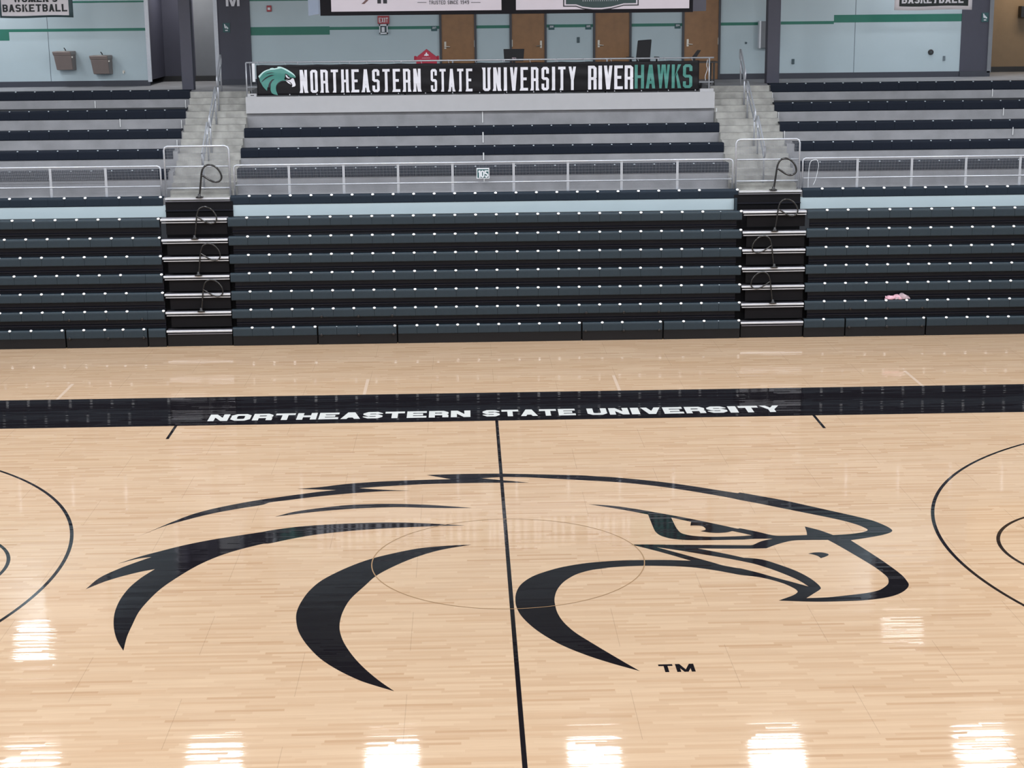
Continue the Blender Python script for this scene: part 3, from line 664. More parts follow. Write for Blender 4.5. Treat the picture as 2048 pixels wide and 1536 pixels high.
for z, y, x, fl_, w_ in ((3.186, 15.115, 6.25, 1, 'topmost, before the tall gate'), (2.36, 14.575, 6.2, 1, 'second down, loop turned right'), (1.565, 14.575, 6.21, -1, 'third down, loop turned left'), (.773, 14.575, 6.2, -1, 'lowest, loop turned left')):
    p_rail(x, y, z, fl_, .021 if z > 3 else .016, f'black P shaped handrail, {w_}, right aisle')

# ------------------------------------------------------------ mesh railings
mesh_cache = {}
def wire_mesh(wd, ht):
    k = (round(wd, 2), round(ht, 2))
    if k not in mesh_cache:
        b = MB(); r = .0027; n = int(wd / .028)
        for i in range(1, n): x = wd * i / n; b.box(x - r, x + r, -r, r, 0, ht)
        r = .0013; m_ = int(ht / .06)
        for i in range(1, m_): z = ht * i / m_; b.box(0, wd, -r - .004, r - .004, z - r, z + r)
        mesh_cache[k] = b.mesh('wire_mesh', M_WIRE)
    return mesh_cache[k]
def railing(X0, X1, posts, label):
    Y = 15.4; o = thing('guard_railing', ((X0 + X1) / 2, Y, 3.17), label, 'railing', 'mesh guard railings above the folded bleachers'); ox = o.location.x
    top = .685; bot = .25
    c = .06; ends = []
    t_ = MB(); pts = [(X0 - ox, 0, .0), (X0 - ox, 0, top - c), (X0 - ox + c * .3, 0, top - c * .3), (X0 - ox + c, 0, top), (X1 - ox - c, 0, top), (X1 - ox - c * .3, 0, top - c * .3), (X1 - ox, 0, top - c), (X1 - ox, 0, 0)]
    t_.tube(pts, .021, 8); t_.build('top_rail', M_GALV, o, smooth=True)
    t_ = MB(); t_.tube([(X0 - ox, 0, bot), (X1 - ox, 0, bot)], .017, 8); t_.build('bottom_rail', M_GALV, o, smooth=True)
    for p in posts:
        if p - X0 > .3 and X1 - p > .3:
            t_ = MB(); t_.box(p - ox - .028, p - ox + .028, -.012, .012, 0, top); t_.build('post', M_GALV, o)
    pp = [X0] + [p for p in posts if p - X0 > .3 and X1 - p > .3] + [X1]
    for a, c_ in zip(pp[:-1], pp[1:]): link('mesh_panel', wire_mesh(c_ - a - .06, top - bot - .05), o, (a - ox + .03, 0, bot + .02))
    return o
railing(-16.7, -7.13, [-8.32 - 1.195 * k for k in range(7)], 'galvanised mesh guard railing on the side of the drinking fountains')
RM = railing(-5.53, 5.39, [-4.34, -3.15, -1.96, -.77, .57, 1.76, 2.94, 4.17], 'galvanised mesh guard railing with the 105 sign between the aisles')
railing(6.94, 16.5, [8.15 + 1.205 * k for k in range(7)], 'galvanised mesh guard railing on the right of both aisles')
for x0, x1, w_ in ((-7.03, -5.63, 'M sign side'), (5.46, 6.86, 'pink cloth side')):
    Y = 15.4; o = thing('aisle_gate', ((x0 + x1) / 2, Y, 3.17), f'tall galvanised gate frame across the stair foot on the {w_}', 'gate', 'tall gate frames across the aisle stairs')
    hw = (x1 - x0) / 2; tp = 1.11; c = .08
    t_ = MB(); t_.tube([(-hw, 0, 0), (-hw, 0, tp - c), (-hw + c * .3, 0, tp - c * .3), (-hw + c, 0, tp), (hw - c, 0, tp), (hw - c * .3, 0, tp - c * .3), (hw, 0, tp - c), (hw, 0, 0)], .023, 8); t_.build('gate_frame', M_GALV, o, smooth=True)
    for zz, nm_ in ((.67, 'middle_rail'), (.2, 'bottom_rail')):
        t_ = MB(); t_.tube([(-hw, 0, zz), (hw, 0, zz)], .017, 8); t_.build(nm_, M_GALV, o, smooth=True)
    link('mesh_panel', wire_mesh(2 * hw - .06, .41), o, (-hw + .03, 0, .69)); link('mesh_panel', wire_mesh(2 * hw - .06, .44), o, (-hw + .03, 0, .22))
# 105 sign on the railing
o = thing('section_sign', (-.104, 15.36, 3.62), 'small white and green sign reading 105 on the mesh railing', 'sign')
b = MB(); b.box(-.14, .14, -.01, .01, -.115, .115); b.build('sign_plate', M_WPLAST, o)
b = MB(); b.box(-.122, .122, -.013, -.01, -.098, .09); b.build('sign_field', M_SIGN, o)
b = MB(); write(b, '105', -.11, .115, -.092, .066, lambda u, v: (u, -.015, v), t=.36, b=.18, gap=.06, c=.7); b.build('sign_digits', M_WPLAST, o, recalc=False)
# a white cord looped through the railing on the right
x0_, z0_ = at(1625, 325, 15.37)
P = [Vector((at(px, py, 15.37)[0] - x0_, 0, at(px, py, 15.37)[1] - z0_)) for px, py in ((1616, 378), (1617, 350), (1620, 326), (1627, 320), (1634, 320), (1637, 330), (1634, 348), (1630, 362), (1626, 370))]
o = thing('cord', (x0_, 15.37, z0_), 'thin pale cord looped through the mesh railing beside the right aisle gate', 'cord')
b = MB(); b.tube(smooth_open(P), .006, 6); b.build('cord_loop', M_WPLAST, o, smooth=True)

# ------------------------------------------------------------ stair handrails
def step_z(y): return min(5.26, 3.17 + .1393 * (math.floor((y - 15.45) / .25 + 1.001)))
for X, side in ((-6.23, 'M sign side'), (6.11, 'right wall side')):
    for yu, yl, w_ in ((18.99, 18.42, 'uppermost'), (17.93, 16.93, 'middle'), (16.45, 15.60, 'lowest')):
        zu, zl = step_z(yu), step_z(yl)
        o = thing('stair_handrail', (X, yl, zl), f'{w_} galvanised handrail on the concrete stairs, {side}', 'handrail', 'galvanised stair handrails')
        dy, dz = yu - yl, zu - zl
        for nm_, yy, z0 in (('lower_post', 0, 0), ('upper_post', dy, dz)):
            t_ = MB(); t_.tube([(0, yy, z0), (0, yy, z0 + .82)], .021, 8); t_.build(nm_, M_GALV, o, smooth=True)
        t_ = MB(); t_.tube([(0, -.10, .60), (0, -.13, .70), (0, -.10, .80), (0, 0, .84), (0, dy, dz + .84), (0, dy + .1, dz + .84), (0, dy + .16, dz + .76), (0, dy + .14, dz + .64), (0, dy, dz + .58), (0, 0, .56), (0, -.06, .57)], .019, 8, closed=True); t_.build('hand_loop', M_GALV, o, smooth=True)

# ------------------------------------------------------------ platform rail and the black banner
Yb = 18.16
o = thing('platform_railing', (-.09, Yb + .05, 5.17), 'thin steel railing carrying the long black banner', 'railing')
for x in [-5.44 + k * 1.197 for k in range(10)]:
    b = MB(); b.tube([(x, 0, 0), (x, 0, .78)], .017, 8); b.build('post', M_GALV, o, smooth=True)
b = MB(); b.tube([(-5.44, 0, .78), (5.44, 0, .78)], .018, 8); b.build('top_rail', M_GALV, o, smooth=True)
b = MB(); b.tube([(-5.44, 0, .22), (5.44, 0, .22)], .014, 8); b.build('bottom_rail', M_GALV, o, smooth=True)
b = MB(); b.tube([(-5.34, .1, .02), (-5.36, .1, .78)], .013, 8); b.build('brace_bar', M_GALV, o, smooth=True)
b = MB(); b.box(-5.30, -5.235, -.01, .01, .34, .76); tag(b.build('white_strip', M_WPLAST, o), 'pale strip hanging at the rail end')
P = [Vector((x, .06, z)) for x, z in ((5.30, .74), (5.28, .6), (5.30, .52), (5.27, .42), (5.25, .34), (5.26, .25))]
b = MB(); b.tube(smooth_open(P), .008, 6); b.build('loose_cable', M_WPLAST, o, smooth=True)
b = MB(); b.box(-5.43, -5.22, -.02, .06, 0, .07); b.build('curb_block', M_FASC, o); b = MB(); b.box(-5.36, -5.28, -.025, -.02, .022, .038); b.build('curb_slot', M_BLACK, o)
b = MB(); b.box(5.12, 5.44, -.02, .06, 0, .07); b.build('curb_block', M_FASC, o)
BX0, BX1, BZ0, BZ1 = -5.285, 5.0, 5.20, 5.895
ban = thing('banner', (0, Yb, BZ0), 'long black banner reading NORTHEASTERN STATE UNIVERSITY RIVERHAWKS', 'banner')
nx, nz = 220, 14; b = MB(); grid = []
rr = random.Random(3); waves = [(rr.uniform(.6, 3), rr.uniform(1, 6), rr.uniform(0, 6), rr.uniform(.002, .006)) for _ in range(7)]
def sag(x, v):
    return sum(a * math.sin(f * x + g_ * v * 3 + ph) for f, g_, ph, a in waves) * (1 - abs(2 * v - 1) ** 2)
for j in range(nz + 1):
    for i in range(nx + 1):
        x = BX0 + (BX1 - BX0) * i / nx; v = j / nz
        tie = abs(math.sin((x + .1) * math.pi / .63)) * .010
        z = v * (BZ1 - BZ0) - (tie if v > .99 else 0)
        b.v.append((x, sag(x, v), z))
for j in range(nz):
    for i in range(nx):
        a = j * (nx + 1) + i; b.f.append((a, a + 1, a + nx + 2, a + nx + 1)); b.m.append(0)
ob = b.build('banner_sheet', M_VINYL, ban, smooth=True); sm = ob.modifiers.new('cloth_thickness', 'SOLIDIFY'); sm.thickness = .004; sm.offset = 1
B3 = lambda dy: (lambda x, z: (x, sag(x, (z - BZ0) / (BZ1 - BZ0)) - dy, z - BZ0))
def on_banner(mb, wd, px0, px1, yt, yb_, **k):
    xa, za = at(px0, yb_, Yb); xb, zb = at(px1, yb_, Yb); _, zt_ = at((px0 + px1) / 2, yt, Yb); _, zm = at((px0 + px1) / 2, yb_, Yb)
    write(mb, wd, xa, xb, zm, zt_, B3(.018), sub=8, **k)
for wd, xa_, xb_, yt, yb_, kw in (('NORTHEASTERN', 601, 842, 138.5, 184.5, dict(t=.37, b=.115, gap=.42, c=.36, spur=.12)), ('STATE', 862, 945, 137.5, 183, dict(t=.37, b=.115, gap=.42, c=.36, spur=.12)),
                                  ('UNIVERSITY', 966, 1152, 134, 181, dict(t=.37, b=.115, gap=.42, c=.36, spur=.12)), ('RIVER', 1176, 1266, 131, 178.5, dict(t=.36, b=.12, gap=.22, c=.45))):
    b = MB(); on_banner(b, wd, xa_, xb_, yt, yb_, **kw)
    tag(b.build('white_lettering', M_WTEXT, ban, recalc=False), f'white condensed word {wd}')
b = MB(); on_banner(b, 'HAWKS', 1269, 1384, 129, 176.5, t=.32, b=.12, gap=.2, c=.45); tag(b.build('teal_lettering', M_TEAL, ban, recalc=False), 'teal word HAWKS')
def hawk(name, txts, m, dy, label=None):
    b = MB()
    for t in txts:
        loop = []
        for p in smooth_path(t, 3):
            x, z = at(490 + p.x / 17.067, 120 + p.y / 17.067, Yb); loop.append((x, z))
        fill(b, [loop], B3(dy))
    tag(b.build(name, m, ban, recalc=False), label)
hawk('hawk_crest', ['455,555c 540,470 640,385 760,330 860,308c 850,285c 940,268 1010,285c 1120,258c 1100,235c 1180,222 1280,248 1400,298 1550,388 1680,488 1742,592c 1640,505 1500,415 1350,335 1240,290c 1150,302 1000,328c 880,340 740,380 620,460 490,625c'], M_PALET, .020, 'pale mint rim of the hawk head')
hawk('hawk_feathers', ['490,620c 620,456 740,376 880,338 1000,326 1150,300 1240,286 1350,330 1500,412 1640,502 1738,598c 1700,612 1640,590 1560,600c 1460,510 1370,480c 1370,560 1340,650c 1420,725c 1300,700 1200,730 1120,790 1070,880 1060,980 1080,1080 1130,1200c 1000,1170 920,1130c 880,1040 875,930c 770,930c 755,1052c 680,980 600,880 560,800 520,740c'], M_TEAL, .022, 'teal hawk head')
hawk('hawk_dark_lines', ['1020,430c 900,425 780,450 690,500c 790,468 900,446c', '1020,515c 900,508 780,556 680,618 600,698 550,775c 600,740 700,655 800,592 900,548c', '1020,640c 930,668 860,738 810,830 790,935c 882,935c 885,830 930,730c', '1372,465c 1440,480 1560,600c 1640,602c 1560,660 1430,630 1385,560c', '1200,730c 1300,702 1380,730c 1250,745 1150,800 1100,880c 1120,790c'], M_NAVY, .024)
hawk('hawk_beak', ['1395,495c 1440,530 1480,585 1532,598c 1510,632 1440,612 1405,570c', '1560,672c 1620,618 1668,640 1700,740 1732,850 1700,900 1605,922c 1620,850 1580,780 1490,722 1390,660c 1490,690c', '1380,688c 1500,745 1592,842c 1480,790c'], M_WTEXT, .026, 'white beak and eye')
for k in range(17):
    x = BX0 + .05 + k * .63
    if x < BX1:
        b = MB(); b.tube([(x, 0, .68), (x - .03, .03, .77)], .006, 5); b.build('tie', M_GALV, ban)
        if k: b = MB(); b.box(x + .06, x + .08, -.02, 0, .0, .025); b.build('tie', M_GALV, ban)

# ------------------------------------------------------------ press table and what shows above the banner
tb = thing('press_table', (1.7, 19.45, 5.12), 'long black draped press table behind the banner', 'table')
b = MB(); b.box(-3.7, 3.9, -.3, .35, .67, .70); b.build('tabletop', M_BLACK, tb)
for x in (-3.6, -1.2, 1.2, 3.8):
    for y in (-.25, .3): b = MB(); b.box(x - .02, x + .02, y - .02, y + .02, 0, .67); b.build('leg', M_BLACK, tb)
TT = 5.82
o = thing('carry_case', (-1.37, 19.4, TT), 'red gabled cloth case with a white emblem above the banner', 'case')
b = MB(); prof = [(-.245, 0), (.245, 0), (.245, .17), (.0, .36), (-.245, .17)]
for y_, f_ in ((-.12, 1), (.12, -1)): b.face([(x, y_, z) for x, z in (prof if f_ > 0 else prof[::-1])])
for i in range(5):
    (xa, za), (xb, zb) = prof[i], prof[(i + 1) % 5]; b.face([(xa, -.12, za), (xa, .12, za), (xb, .12, zb), (xb, -.12, zb)])
bevel(b.build('case_body', M_RED, o), .02)
for s in (-1, 1):
    b = MB(); b.box(s * .27 - .03, s * .27 + .03, -.05, .05, .08, .2); bevel(b.build('side_pocket', M_RED, o), .015)
b = MB(); fill(b, [smooth_path('-.055,.20c -.045,.235 -.03,.25c -.02,.225c -.015,.27 0,.285 .015,.27 .02,.225c .03,.25 .045,.235 .055,.20c .03,.21 0,.2 -.03,.21')], lambda u, v: (u, -.124, v)); b.build('white_emblem', M_WTEXT, o, recalc=False)
b = MB(); b.box(-.11, .09, -.124, -.121, .148, .158); b.box(-.10, .13, -.124, -.121, .092, .10); b.build('print_lines', M_PALEC, o)
o = thing('monitor', (.72, 19.4, TT), 'back of a black monitor standing above the word UNIVERSITY', 'monitor')
b = MB(); b.rings([[(-.235, 0, .05), (.225, 0, .05), (.225, .04, .05), (-.235, .04, .05)], [(-.25, 0, .34), (.25, 0, .34), (.25, .03, .34), (-.25, .03, .34)]]); bevel(b.build('display_shell', M_OFFICE, o), .01)
b = MB(); b.box(-.03, .03, .0, .04, 0, .1); b.box(-.12, .12, -.08, .1, 0, .012); b.build('stand', M_BLACK, o)
b = MB(); write(b, 'XE2', -.05, .05, .085, .14, lambda u, v: (u, -.006, v), t=.3, b=.2); b.build('white_mark', M_PALEC, o, recalc=False)
o = thing('office_chair', (3.9, 20.1, 5.12), 'black high backed office chair showing above RIVERHAWKS', 'chair')
b = MB(); b.rings([[(-.17, -.08, .5), (.17, -.02, .5), (.17, .04, .5), (-.17, -.02, .5)], [(-.18, -.05, .8), (.17, .02, .8), (.17, .08, .8), (-.18, .01, .8)], [(-.135, .03, 1.19), (.21, .09, 1.21), (.21, .13, 1.21), (-.135, .07, 1.19)]]); bevel(b.build('backrest', M_OFFICE, o, smooth=False), .03, 3)
b = MB(); b.box(-.25, .23, -.45, .02, .44, .52); bevel(b.build('seat', M_OFFICE, o), .03)
for s in (-1, 1):
    b = MB(); b.tube([(s * .25, -.05, .5), (s * .30, -.08, .62), (s * .32, -.1, .76)], .02, 6); b.box(s * .31 - .05 - (.06 if s < 0 else 0), s * .31 + .05, -.32, .0, .75, .80); b.build('armrest', M_OFFICE, o)
b = MB(); b.tube([(0, -.2, .08), (0, -.2, .44)], .03, 8)
for k in range(5): a = k * 2 * math.pi / 5 + .3; b.tube([(0, -.2, .09), (.27 * math.cos(a), -.2 + .27 * math.sin(a), .04)], .02, 6)
b.build('base', M_BLACK, o)
o = thing('tilted_tablet', (5.02, 19.4, TT), 'thin dark tilted screen on a stand above the banner end', 'tablet')
b = MB(); b.rings([[(-.06, -.02, .06), (.05, -.02, .05), (.05, 0, .05), (-.06, 0, .06)], [(.10, -.02, .27), (.19, -.02, .265), (.19, 0, .265), (.10, 0, .27)]]); b.build('screen', M_OFFICE, o)
b = MB(); b.box(.0, .05, -.02, .02, 0, .09); b.box(-.06, .1, -.06, .06, 0, .012); b.build('stand', M_BLACK, o)

# ------------------------------------------------------------ doors
def door(i, xa, xb, ztop, handle, pulls, label):
    o = bpy.data.objects.new(f'door_{i}', None); COL.objects.link(o); o.location = ((xa + xb) / 2, WY - .01, CZ); struct(o, label); hw = (xb - xa) / 2; h = ztop - CZ; f = .055
    b = MB(); b.box(-hw, -hw + f, -.05, .01, 0, h); b.box(hw - f, hw, -.05, .01, 0, h); b.box(-hw, hw, -.05, .01, h, h + f); b.build('door_frame', M_DFRAME, o)
    b = MB(); b.box(-hw + f, hw - f, -.015, .01, .01, h); b.build('door_leaf', M_DOOR, o)
    if handle:
        x = handle * (hw - f - .09); b = MB(); b.box(x - .025, x + .025, -.03, -.015, .84, 1.02); b.tube([(x, -.03, .90), (x, -.07, .90), (x - handle * .12, -.07, .89)], .012, 6); b.build('door_handle', M_STEEL, o)
    if pulls:
        b = MB(); b.box(pulls * (hw - f) - .01, pulls * (hw - f) + .02, -.04, -.015, .88, 1.05); b.build('hinge', M_STEEL, o)
door(1, -1.09, -.15, 7.36, -1, 1, 'brown door behind the red case')
door(2, .69, 1.63, 7.36, 1, -1, 'brown door behind the monitor')
door(3, 2.81, 3.79, 7.36, -1, 0, 'brown door left of the office chair')
door(4, 5.08, 6.06, 7.42, -1, 1, 'brown door at the end of the banner')
# room number plates
for wd, x, lab in (('227', -1.22, 'left of the brown door behind the red case'), ('226', 1.755, 'right of the brown door behind the monitor'), ('225', 2.69, 'left of the brown door nearest the office chair'), ('224', 4.965, 'left of the brown door at the end of the banner')):
    o = thing('room_sign', (x, WY - .012, 6.61), f'small teal number plate {lab}', 'sign', 'teal room number plates')
    b = MB(); b.box(-.075, .075, -.006, .008, -.062, .06); bevel(b.build('sign_plate', M_SIGN, o), .012)
    b = MB(); write(b, wd, -.042, .05, -.005, .042, lambda u, v: (u, -.010, v), t=.28, b=.2, gap=.25); b.build('sign_digits', M_WPLAST, o, recalc=False)
# restroom plates on the charcoal walls
for x, z, y, lab in ((-6.45, 6.69, 21.95, 'beside the steel corner guard, below the M'), (12.83, 6.755, 21.98, 'near the brown recess')):
    o = thing('restroom_sign', (x, y - .012, z), f'small dark teal plate with white figure marks {lab}', 'sign', 'figure plates on the charcoal walls')
    b = MB(); b.box(-.09, .09, -.006, .008, -.12, .11); b.build('sign_plate', M_SIGN, o)
    b = MB(); fill(b, [[(-.055, .09), (-.03, .08), (-.005, 0), (-.02, -.03), (-.045, -.01)]], lambda u, v: (u, -.009, v)); fill(b, [[(-.01, .05), (.055, -.02), (.03, -.04), (.0, -.02)]], lambda u, v: (u, -.009, v)); fill(b, [[(-.03, -.085), (.035, -.085), (.03, -.06), (-.035, -.06)]], lambda u, v: (u, -.009, v)); b.build('white_figures', M_WPLAST, o, recalc=False)
o = thing('wall_letter', (-6.25, 21.94, 7.21), 'white capital M on the charcoal wall', 'letter')
b = MB(); write(b, 'M', -.18, .16, 0, .42, lambda u, v: (u, -.012, v), t=.24, b=.1); ob = b.build('letter_face', M_WTEXT, o, recalc=False)
ob.modifiers.new('depth', 'SOLIDIFY').thickness = -.02

# fittings on the pale wall
def plate(name, x, z, w_, h, m, label, cat, d=.02, group=None):
    b = MB(); b.box(-w_ / 2, w_ / 2, -d, 0, -h / 2, h / 2); ob = bevel(b.build(name, m, None, loc=(x, WY - .003, z)), .004); return tag(ob, label, cat, group)
plate('light_switch', 2.435, 6.29, .07, .14, M_DPLATE, 'dark switch plate on the pale wall between two brown doors', 'switch')
plate('wall_outlet', 7.94, 5.69, .07, .13, M_DPLATE, 'small dark outlet plate low on the pale wall beside the steel column', 'outlet')
plate('wall_outlet', 11.83, 5.73, .06, .12, M_SEAM, 'small grey outlet plate low on the pale wall below the black round fitting', 'outlet')
plate('thermostat', 6.72, 6.17, .05, .05, M_DPLATE, 'tiny dark sensor on the pale wall beside the hose cabinet', 'sensor')
o = thing('round_wall_fitting', (11.48, WY, 5.89), 'round black fitting on the pale wall near the charcoal corner', 'fitting')
b = MB(); b.rings([[(r * math.cos(q), y, r * math.sin(q)) for q in [2 * math.pi * i / 24 for i in range(24)]] for r, y in ((.07, 0), (.07, -.03), (.055, -.04), (.02, -.04))]); b.build('round_body', M_BLACK, o, smooth=False)
b = MB(); b.box(-.012, .012, -.045, -.04, -.012, .02); b.build('centre_button', M_DPLATE, o)
o = thing('wall_cabinet', (7.13, WY, 6.05), 'shallow white framed wall cabinet beside the steel column', 'cabinet')
b = MB(); b.box(-.09, .35, -.22, 0, 0, .66); b.build('cabinet_body', M_GREYW, o)
b = MB(); b.box(-.11, -.07, -.24, 0, -.01, .67); b.build('white_edge', M_WPLAST, o)
o = thing('fire_alarm', (-5.36, WY, 7.07), 'small red fire alarm with a white strobe on the pale wall', 'alarm')
b = MB(); b.box(-.06, .06, -.06, 0, 0, .15); bevel(b.build('alarm_box', M_REDP, o), .008)
b = MB(); b.box(-.035, .03, -.075, -.06, .04, .1); b.build('strobe', M_WPLAST, o)
o = thing('exit_sign', (-2.5, WY - .02, 6.74), 'red and white exit sign under the scoreboard', 'sign')
b = MB(); b.box(-.14, .15, -.05, .02, 0, .2); b.build('sign_box', M_REDP, o)
b = MB(); write(b, 'EXIT', -.11, .12, .035, .15, lambda u, v: (u, -.054, v), t=.26, b=.18, gap=.25); b.build('sign_letters', M_WPLAST, o, recalc=False)
o = thing('emergency_light', (-2.5, WY - .02, 6.49), 'white framed emergency light fixed below the exit sign', 'lamp')
b = MB()
for a in ((-.1, -.075, 0, .24), (.085, .11, 0, .24), (-.1, .11, 0, .035), (-.1, .11, .2, .24)): b.box(a[0], a[1], -.12, .02, a[2], a[3])
b.build('white_frame', M_WPLAST, o)
b = MB(); b.box(-.07, .08, -.04, .02, .035, .2); b.build('dark_back', M_DPLATE, o)
b = MB(); b.box(-.045, .03, -.08, -.04, .05, .17); b.build('lamp_head', M_WPLAST, o)

# drinking fountains
for x, z, lab in ((-10.5, 5.69, 'left and slightly higher'), (-9.59, 5.58, 'right and slightly lower')):
    o = thing('drinking_fountain', (x, WY, z), f'taupe wall mounted drinking fountain, {lab} of the pair', 'drinking fountain', 'pair of wall mounted drinking fountains')
    b = MB(); b.rings([[(-.2, -.34, 0), (.2, -.34, 0), (.22, 0, -.02), (-.22, 0, -.02)], [(-.235, -.44, .36), (.2, -.44, .36), (.22, 0, .36), (-.235, 0, .36)]]); bevel(b.build('shell', M_BRONZE, o), .015)
    b = MB(); b.rings([[(-.24, -.47, .355), (.21, -.47, .355), (.23, 0, .355), (-.24, 0, .355)], [(-.26, -.50, .46), (.2, -.50, .46), (.23, 0, .46), (-.26, 0, .46)]]); bevel(b.build('basin', M_BRONZE, o), .02)
    b = MB(); b.rings([[(.17 * math.cos(q) - .03, -.27 + .17 * math.sin(q), zz) for q in [2 * math.pi * i / 20 for i in range(20)]] for zz in (.461, .468)]); b.build('basin_bowl', M_STEEL, o, smooth=False)
    b = MB(); b.tube([(.02, -.2, .465), (.015, -.21, .50), (-.01, -.24, .54)], .014, 8); b.build('spout', M_BLACK, o, smooth=True)
    b = MB(); b.box(.205, .235, -.42, -.38, .3, .34); b.build('push_bar', M_STEEL, o)
o = thing('wall_valve', (-9.1, WY, 5.62), 'tiny grey wall valve right of the lower drinking fountain', 'valve')
b = MB(); b.tube([(0, 0, 0), (0, -.05, 0), (.0, -.06, -.05)], .012, 8); b.box(-.03, .03, -.01, 0, -.03, .03); b.build('valve_body', M_STEEL, o)
o = thing('dark_wall_box', (14.72, 24.4, 6.85), 'dark box fixed to the brown recess wall', 'box')
b = MB(); b.box(-.25, .25, -.25, 0, -.15, .15); bevel(b.build('box_body', M_BLACK, o), .01)

# hanging basketball banners
def hang(x0, x1, z0, z1_, m_out, m_in, inset, label, lines, m_txt):
    o = thing('hanging_banner', ((x0 + x1) / 2, 20.15, z0), label, 'banner'); hw = (x1 - x0) / 2
    def sheet(w0, w1, za, zb, dy, nm_, m_):
        b = MB(); n = 24
        for j in range(13):
            for i in range(n + 1):
                x = w0 + (w1 - w0) * i / n; z = za + (zb - za) * j / 12
                fl_ = .03 * math.sin(5 * x + 1) * (1 - min(1, z / 2))
                b.v.append((x, fl_ - dy, z + .008 * math.sin(x * 4) * (1 - j / 12)))
        for j in range(12):
            for i in range(n): a = j * (n + 1) + i; b.f.append((a, a + 1, a + n + 2, a + n + 1)); b.m.append(0)
        ob = b.build(nm_, m_, o, smooth=True, recalc=False); return ob
    s_ = sheet(-hw, hw, 0, z1_ - z0, 0, 'banner_border', m_out); k = s_.modifiers.new('cloth_thickness', 'SOLIDIFY'); k.thickness = .004; k.offset = -1
    sheet(-hw + inset[0], hw - inset[1], inset[2], z1_ - z0 - .1, .006, 'banner_field', m_in)
    b = MB()
    for wd, u0_, u1_, v0, v1 in lines: write(b, wd, u0_, u1_, v0, v1, lambda u, v: (u, .03 * math.sin(5 * u + 1) * (1 - min(1, v / 2)) - .012, v), t=.34, b=.2, gap=.22, c=.5, spur=.2)
    b.build('banner_lettering', m_txt, o, recalc=False)
    b = MB(); b.tube([(-hw - .05, 0, z1_ - z0), (hw + .05, 0, z1_ - z0)], .02, 8); b.build('hanging_pole', M_STEEL, o)
    for s in (-1, 1): b = MB(); b.tube([(s * hw * .95, 0, z1_ - z0), (s * hw * .95, 0, 10.19 - z0)], .006, 5); b.build('cable', M_STEEL, o)
hang(-11.61, -9.85, 6.995, 9.05, M_GCLOTH, M_WCLOTH, (.05, .10, .05), 'white championship banner with black WOMEN\'S BASKETBALL lettering', [('BASKETBALL', -.80, .745, .14, .315), ("WOMEN'S", -.52, .52, .365, .54)], M_PRINTK)
hang(10.03, 11.93, 6.965, 9.05, M_WCLOTH, M_KCLOTH, (.115, .10, .09), 'black championship banner with a white border and white BASKETBALL lettering', [('BASKETBALL', -.78, .73, .16, .345)], M_WTEXT)

# ------------------------------------------------------------ scoreboard over centre court
SY = -1.2
o = thing('scoreboard', (.125, SY, 7.19), 'black centre hung scoreboard with two lit white advertising screens', 'scoreboard')
ox = .125
b = MB(); b.rings([[(-2.29, 0, 0), (2.1, 0, 0), (2.1, 2.4, 0), (-2.29, 2.4, 0)], [(-2.29, 0, 1.6), (2.1, 0, 1.6), (2.1, 2.4, 1.6), (-2.29, 2.4, 1.6)]]); b.build('cabinet', M_CASE, o)
b = MB(); b.rings([[(-2.31, .0, .02), (-2.29, 0, 0), (-2.29, 2.4, 0), (-2.44, 2.3, .0), (-2.44, .1, .0)], [(-2.31, 0, 1.6), (-2.29, 0, 1.6), (-2.29, 2.4, 1.6), (-2.44, 2.3, 1.6), (-2.44, .1, 1.6)]]); tag(b.build('corner_panel', M_CASEG, o), 'light blue grey rounded corner')
b = MB(); b.rings([[(2.1, 0, .01), (2.1, 2.4, .01), (2.27, 2.3, .01), (2.27, .1, .01)], [(2.1, 0, 1.6), (2.1, 2.4, 1.6), (2.27, 2.3, 1.6), (2.27, .1, 1.6)]]); tag(b.build('corner_panel', M_CHAR, o), 'dark corner')
def spx(px, py): x, z = at(px, py, SY); return x - ox, z - 7.19
xa, za = spx(663, 23.5); xb, _ = spx(1003, 22)
b = MB(); b.box(xa, xb, -.02, 0, za, 1.5); b.build('screen', M_SCREEN, o)
xc, zc = spx(1032, 20); xd, _ = spx(1378, 16)
b = MB(); b.box(xc, xd, -.02, 0, zc, 1.5); b.build('screen', M_SCREEN, o)
S3 = lambda u, v: (u, -.024, v)
b = MB()
x0_, zt_ = spx(841, 1); x1_, _ = spx(938, 1)
x0_, _ = spx(858, 5); z0_ = spx(900, 8.5)[1]; z1_ = spx(900, 1)[1]
write(b, 'TRUSTED SINCE 1949', x0_, spx(938, 5)[0], z0_, z1_, S3, t=.24, b=.16, gap=.28)
for pa, pb in ((835, 853), (942, 961)): fill(b, [[(spx(pa, 5)[0], spx(pa, 5.4)[1]), (spx(pb, 5)[0], spx(pb, 5.4)[1]), (spx(pb, 5)[0], spx(pb, 4.4)[1]), (spx(pa, 5)[0], spx(pa, 4.4)[1])]], S3)
for pa, pb in ((754.5, 762), (766, 774)): fill(b, [[spx(pa + .5, 7), spx(pb + .3, 7), (spx(pb, -9)[0], spx(pb, -9)[1]), (spx(pa, -9)[0], spx(pa, -9)[1])]], S3)
b.build('screen_lettering', M_NAVY, o, recalc=False)
b = MB(); fill(b, [[spx(723, 8), spx(729, 8), spx(750, -12), spx(744, -12)]], S3); b.build('screen_slash', M_SBROWN, o, recalc=False)
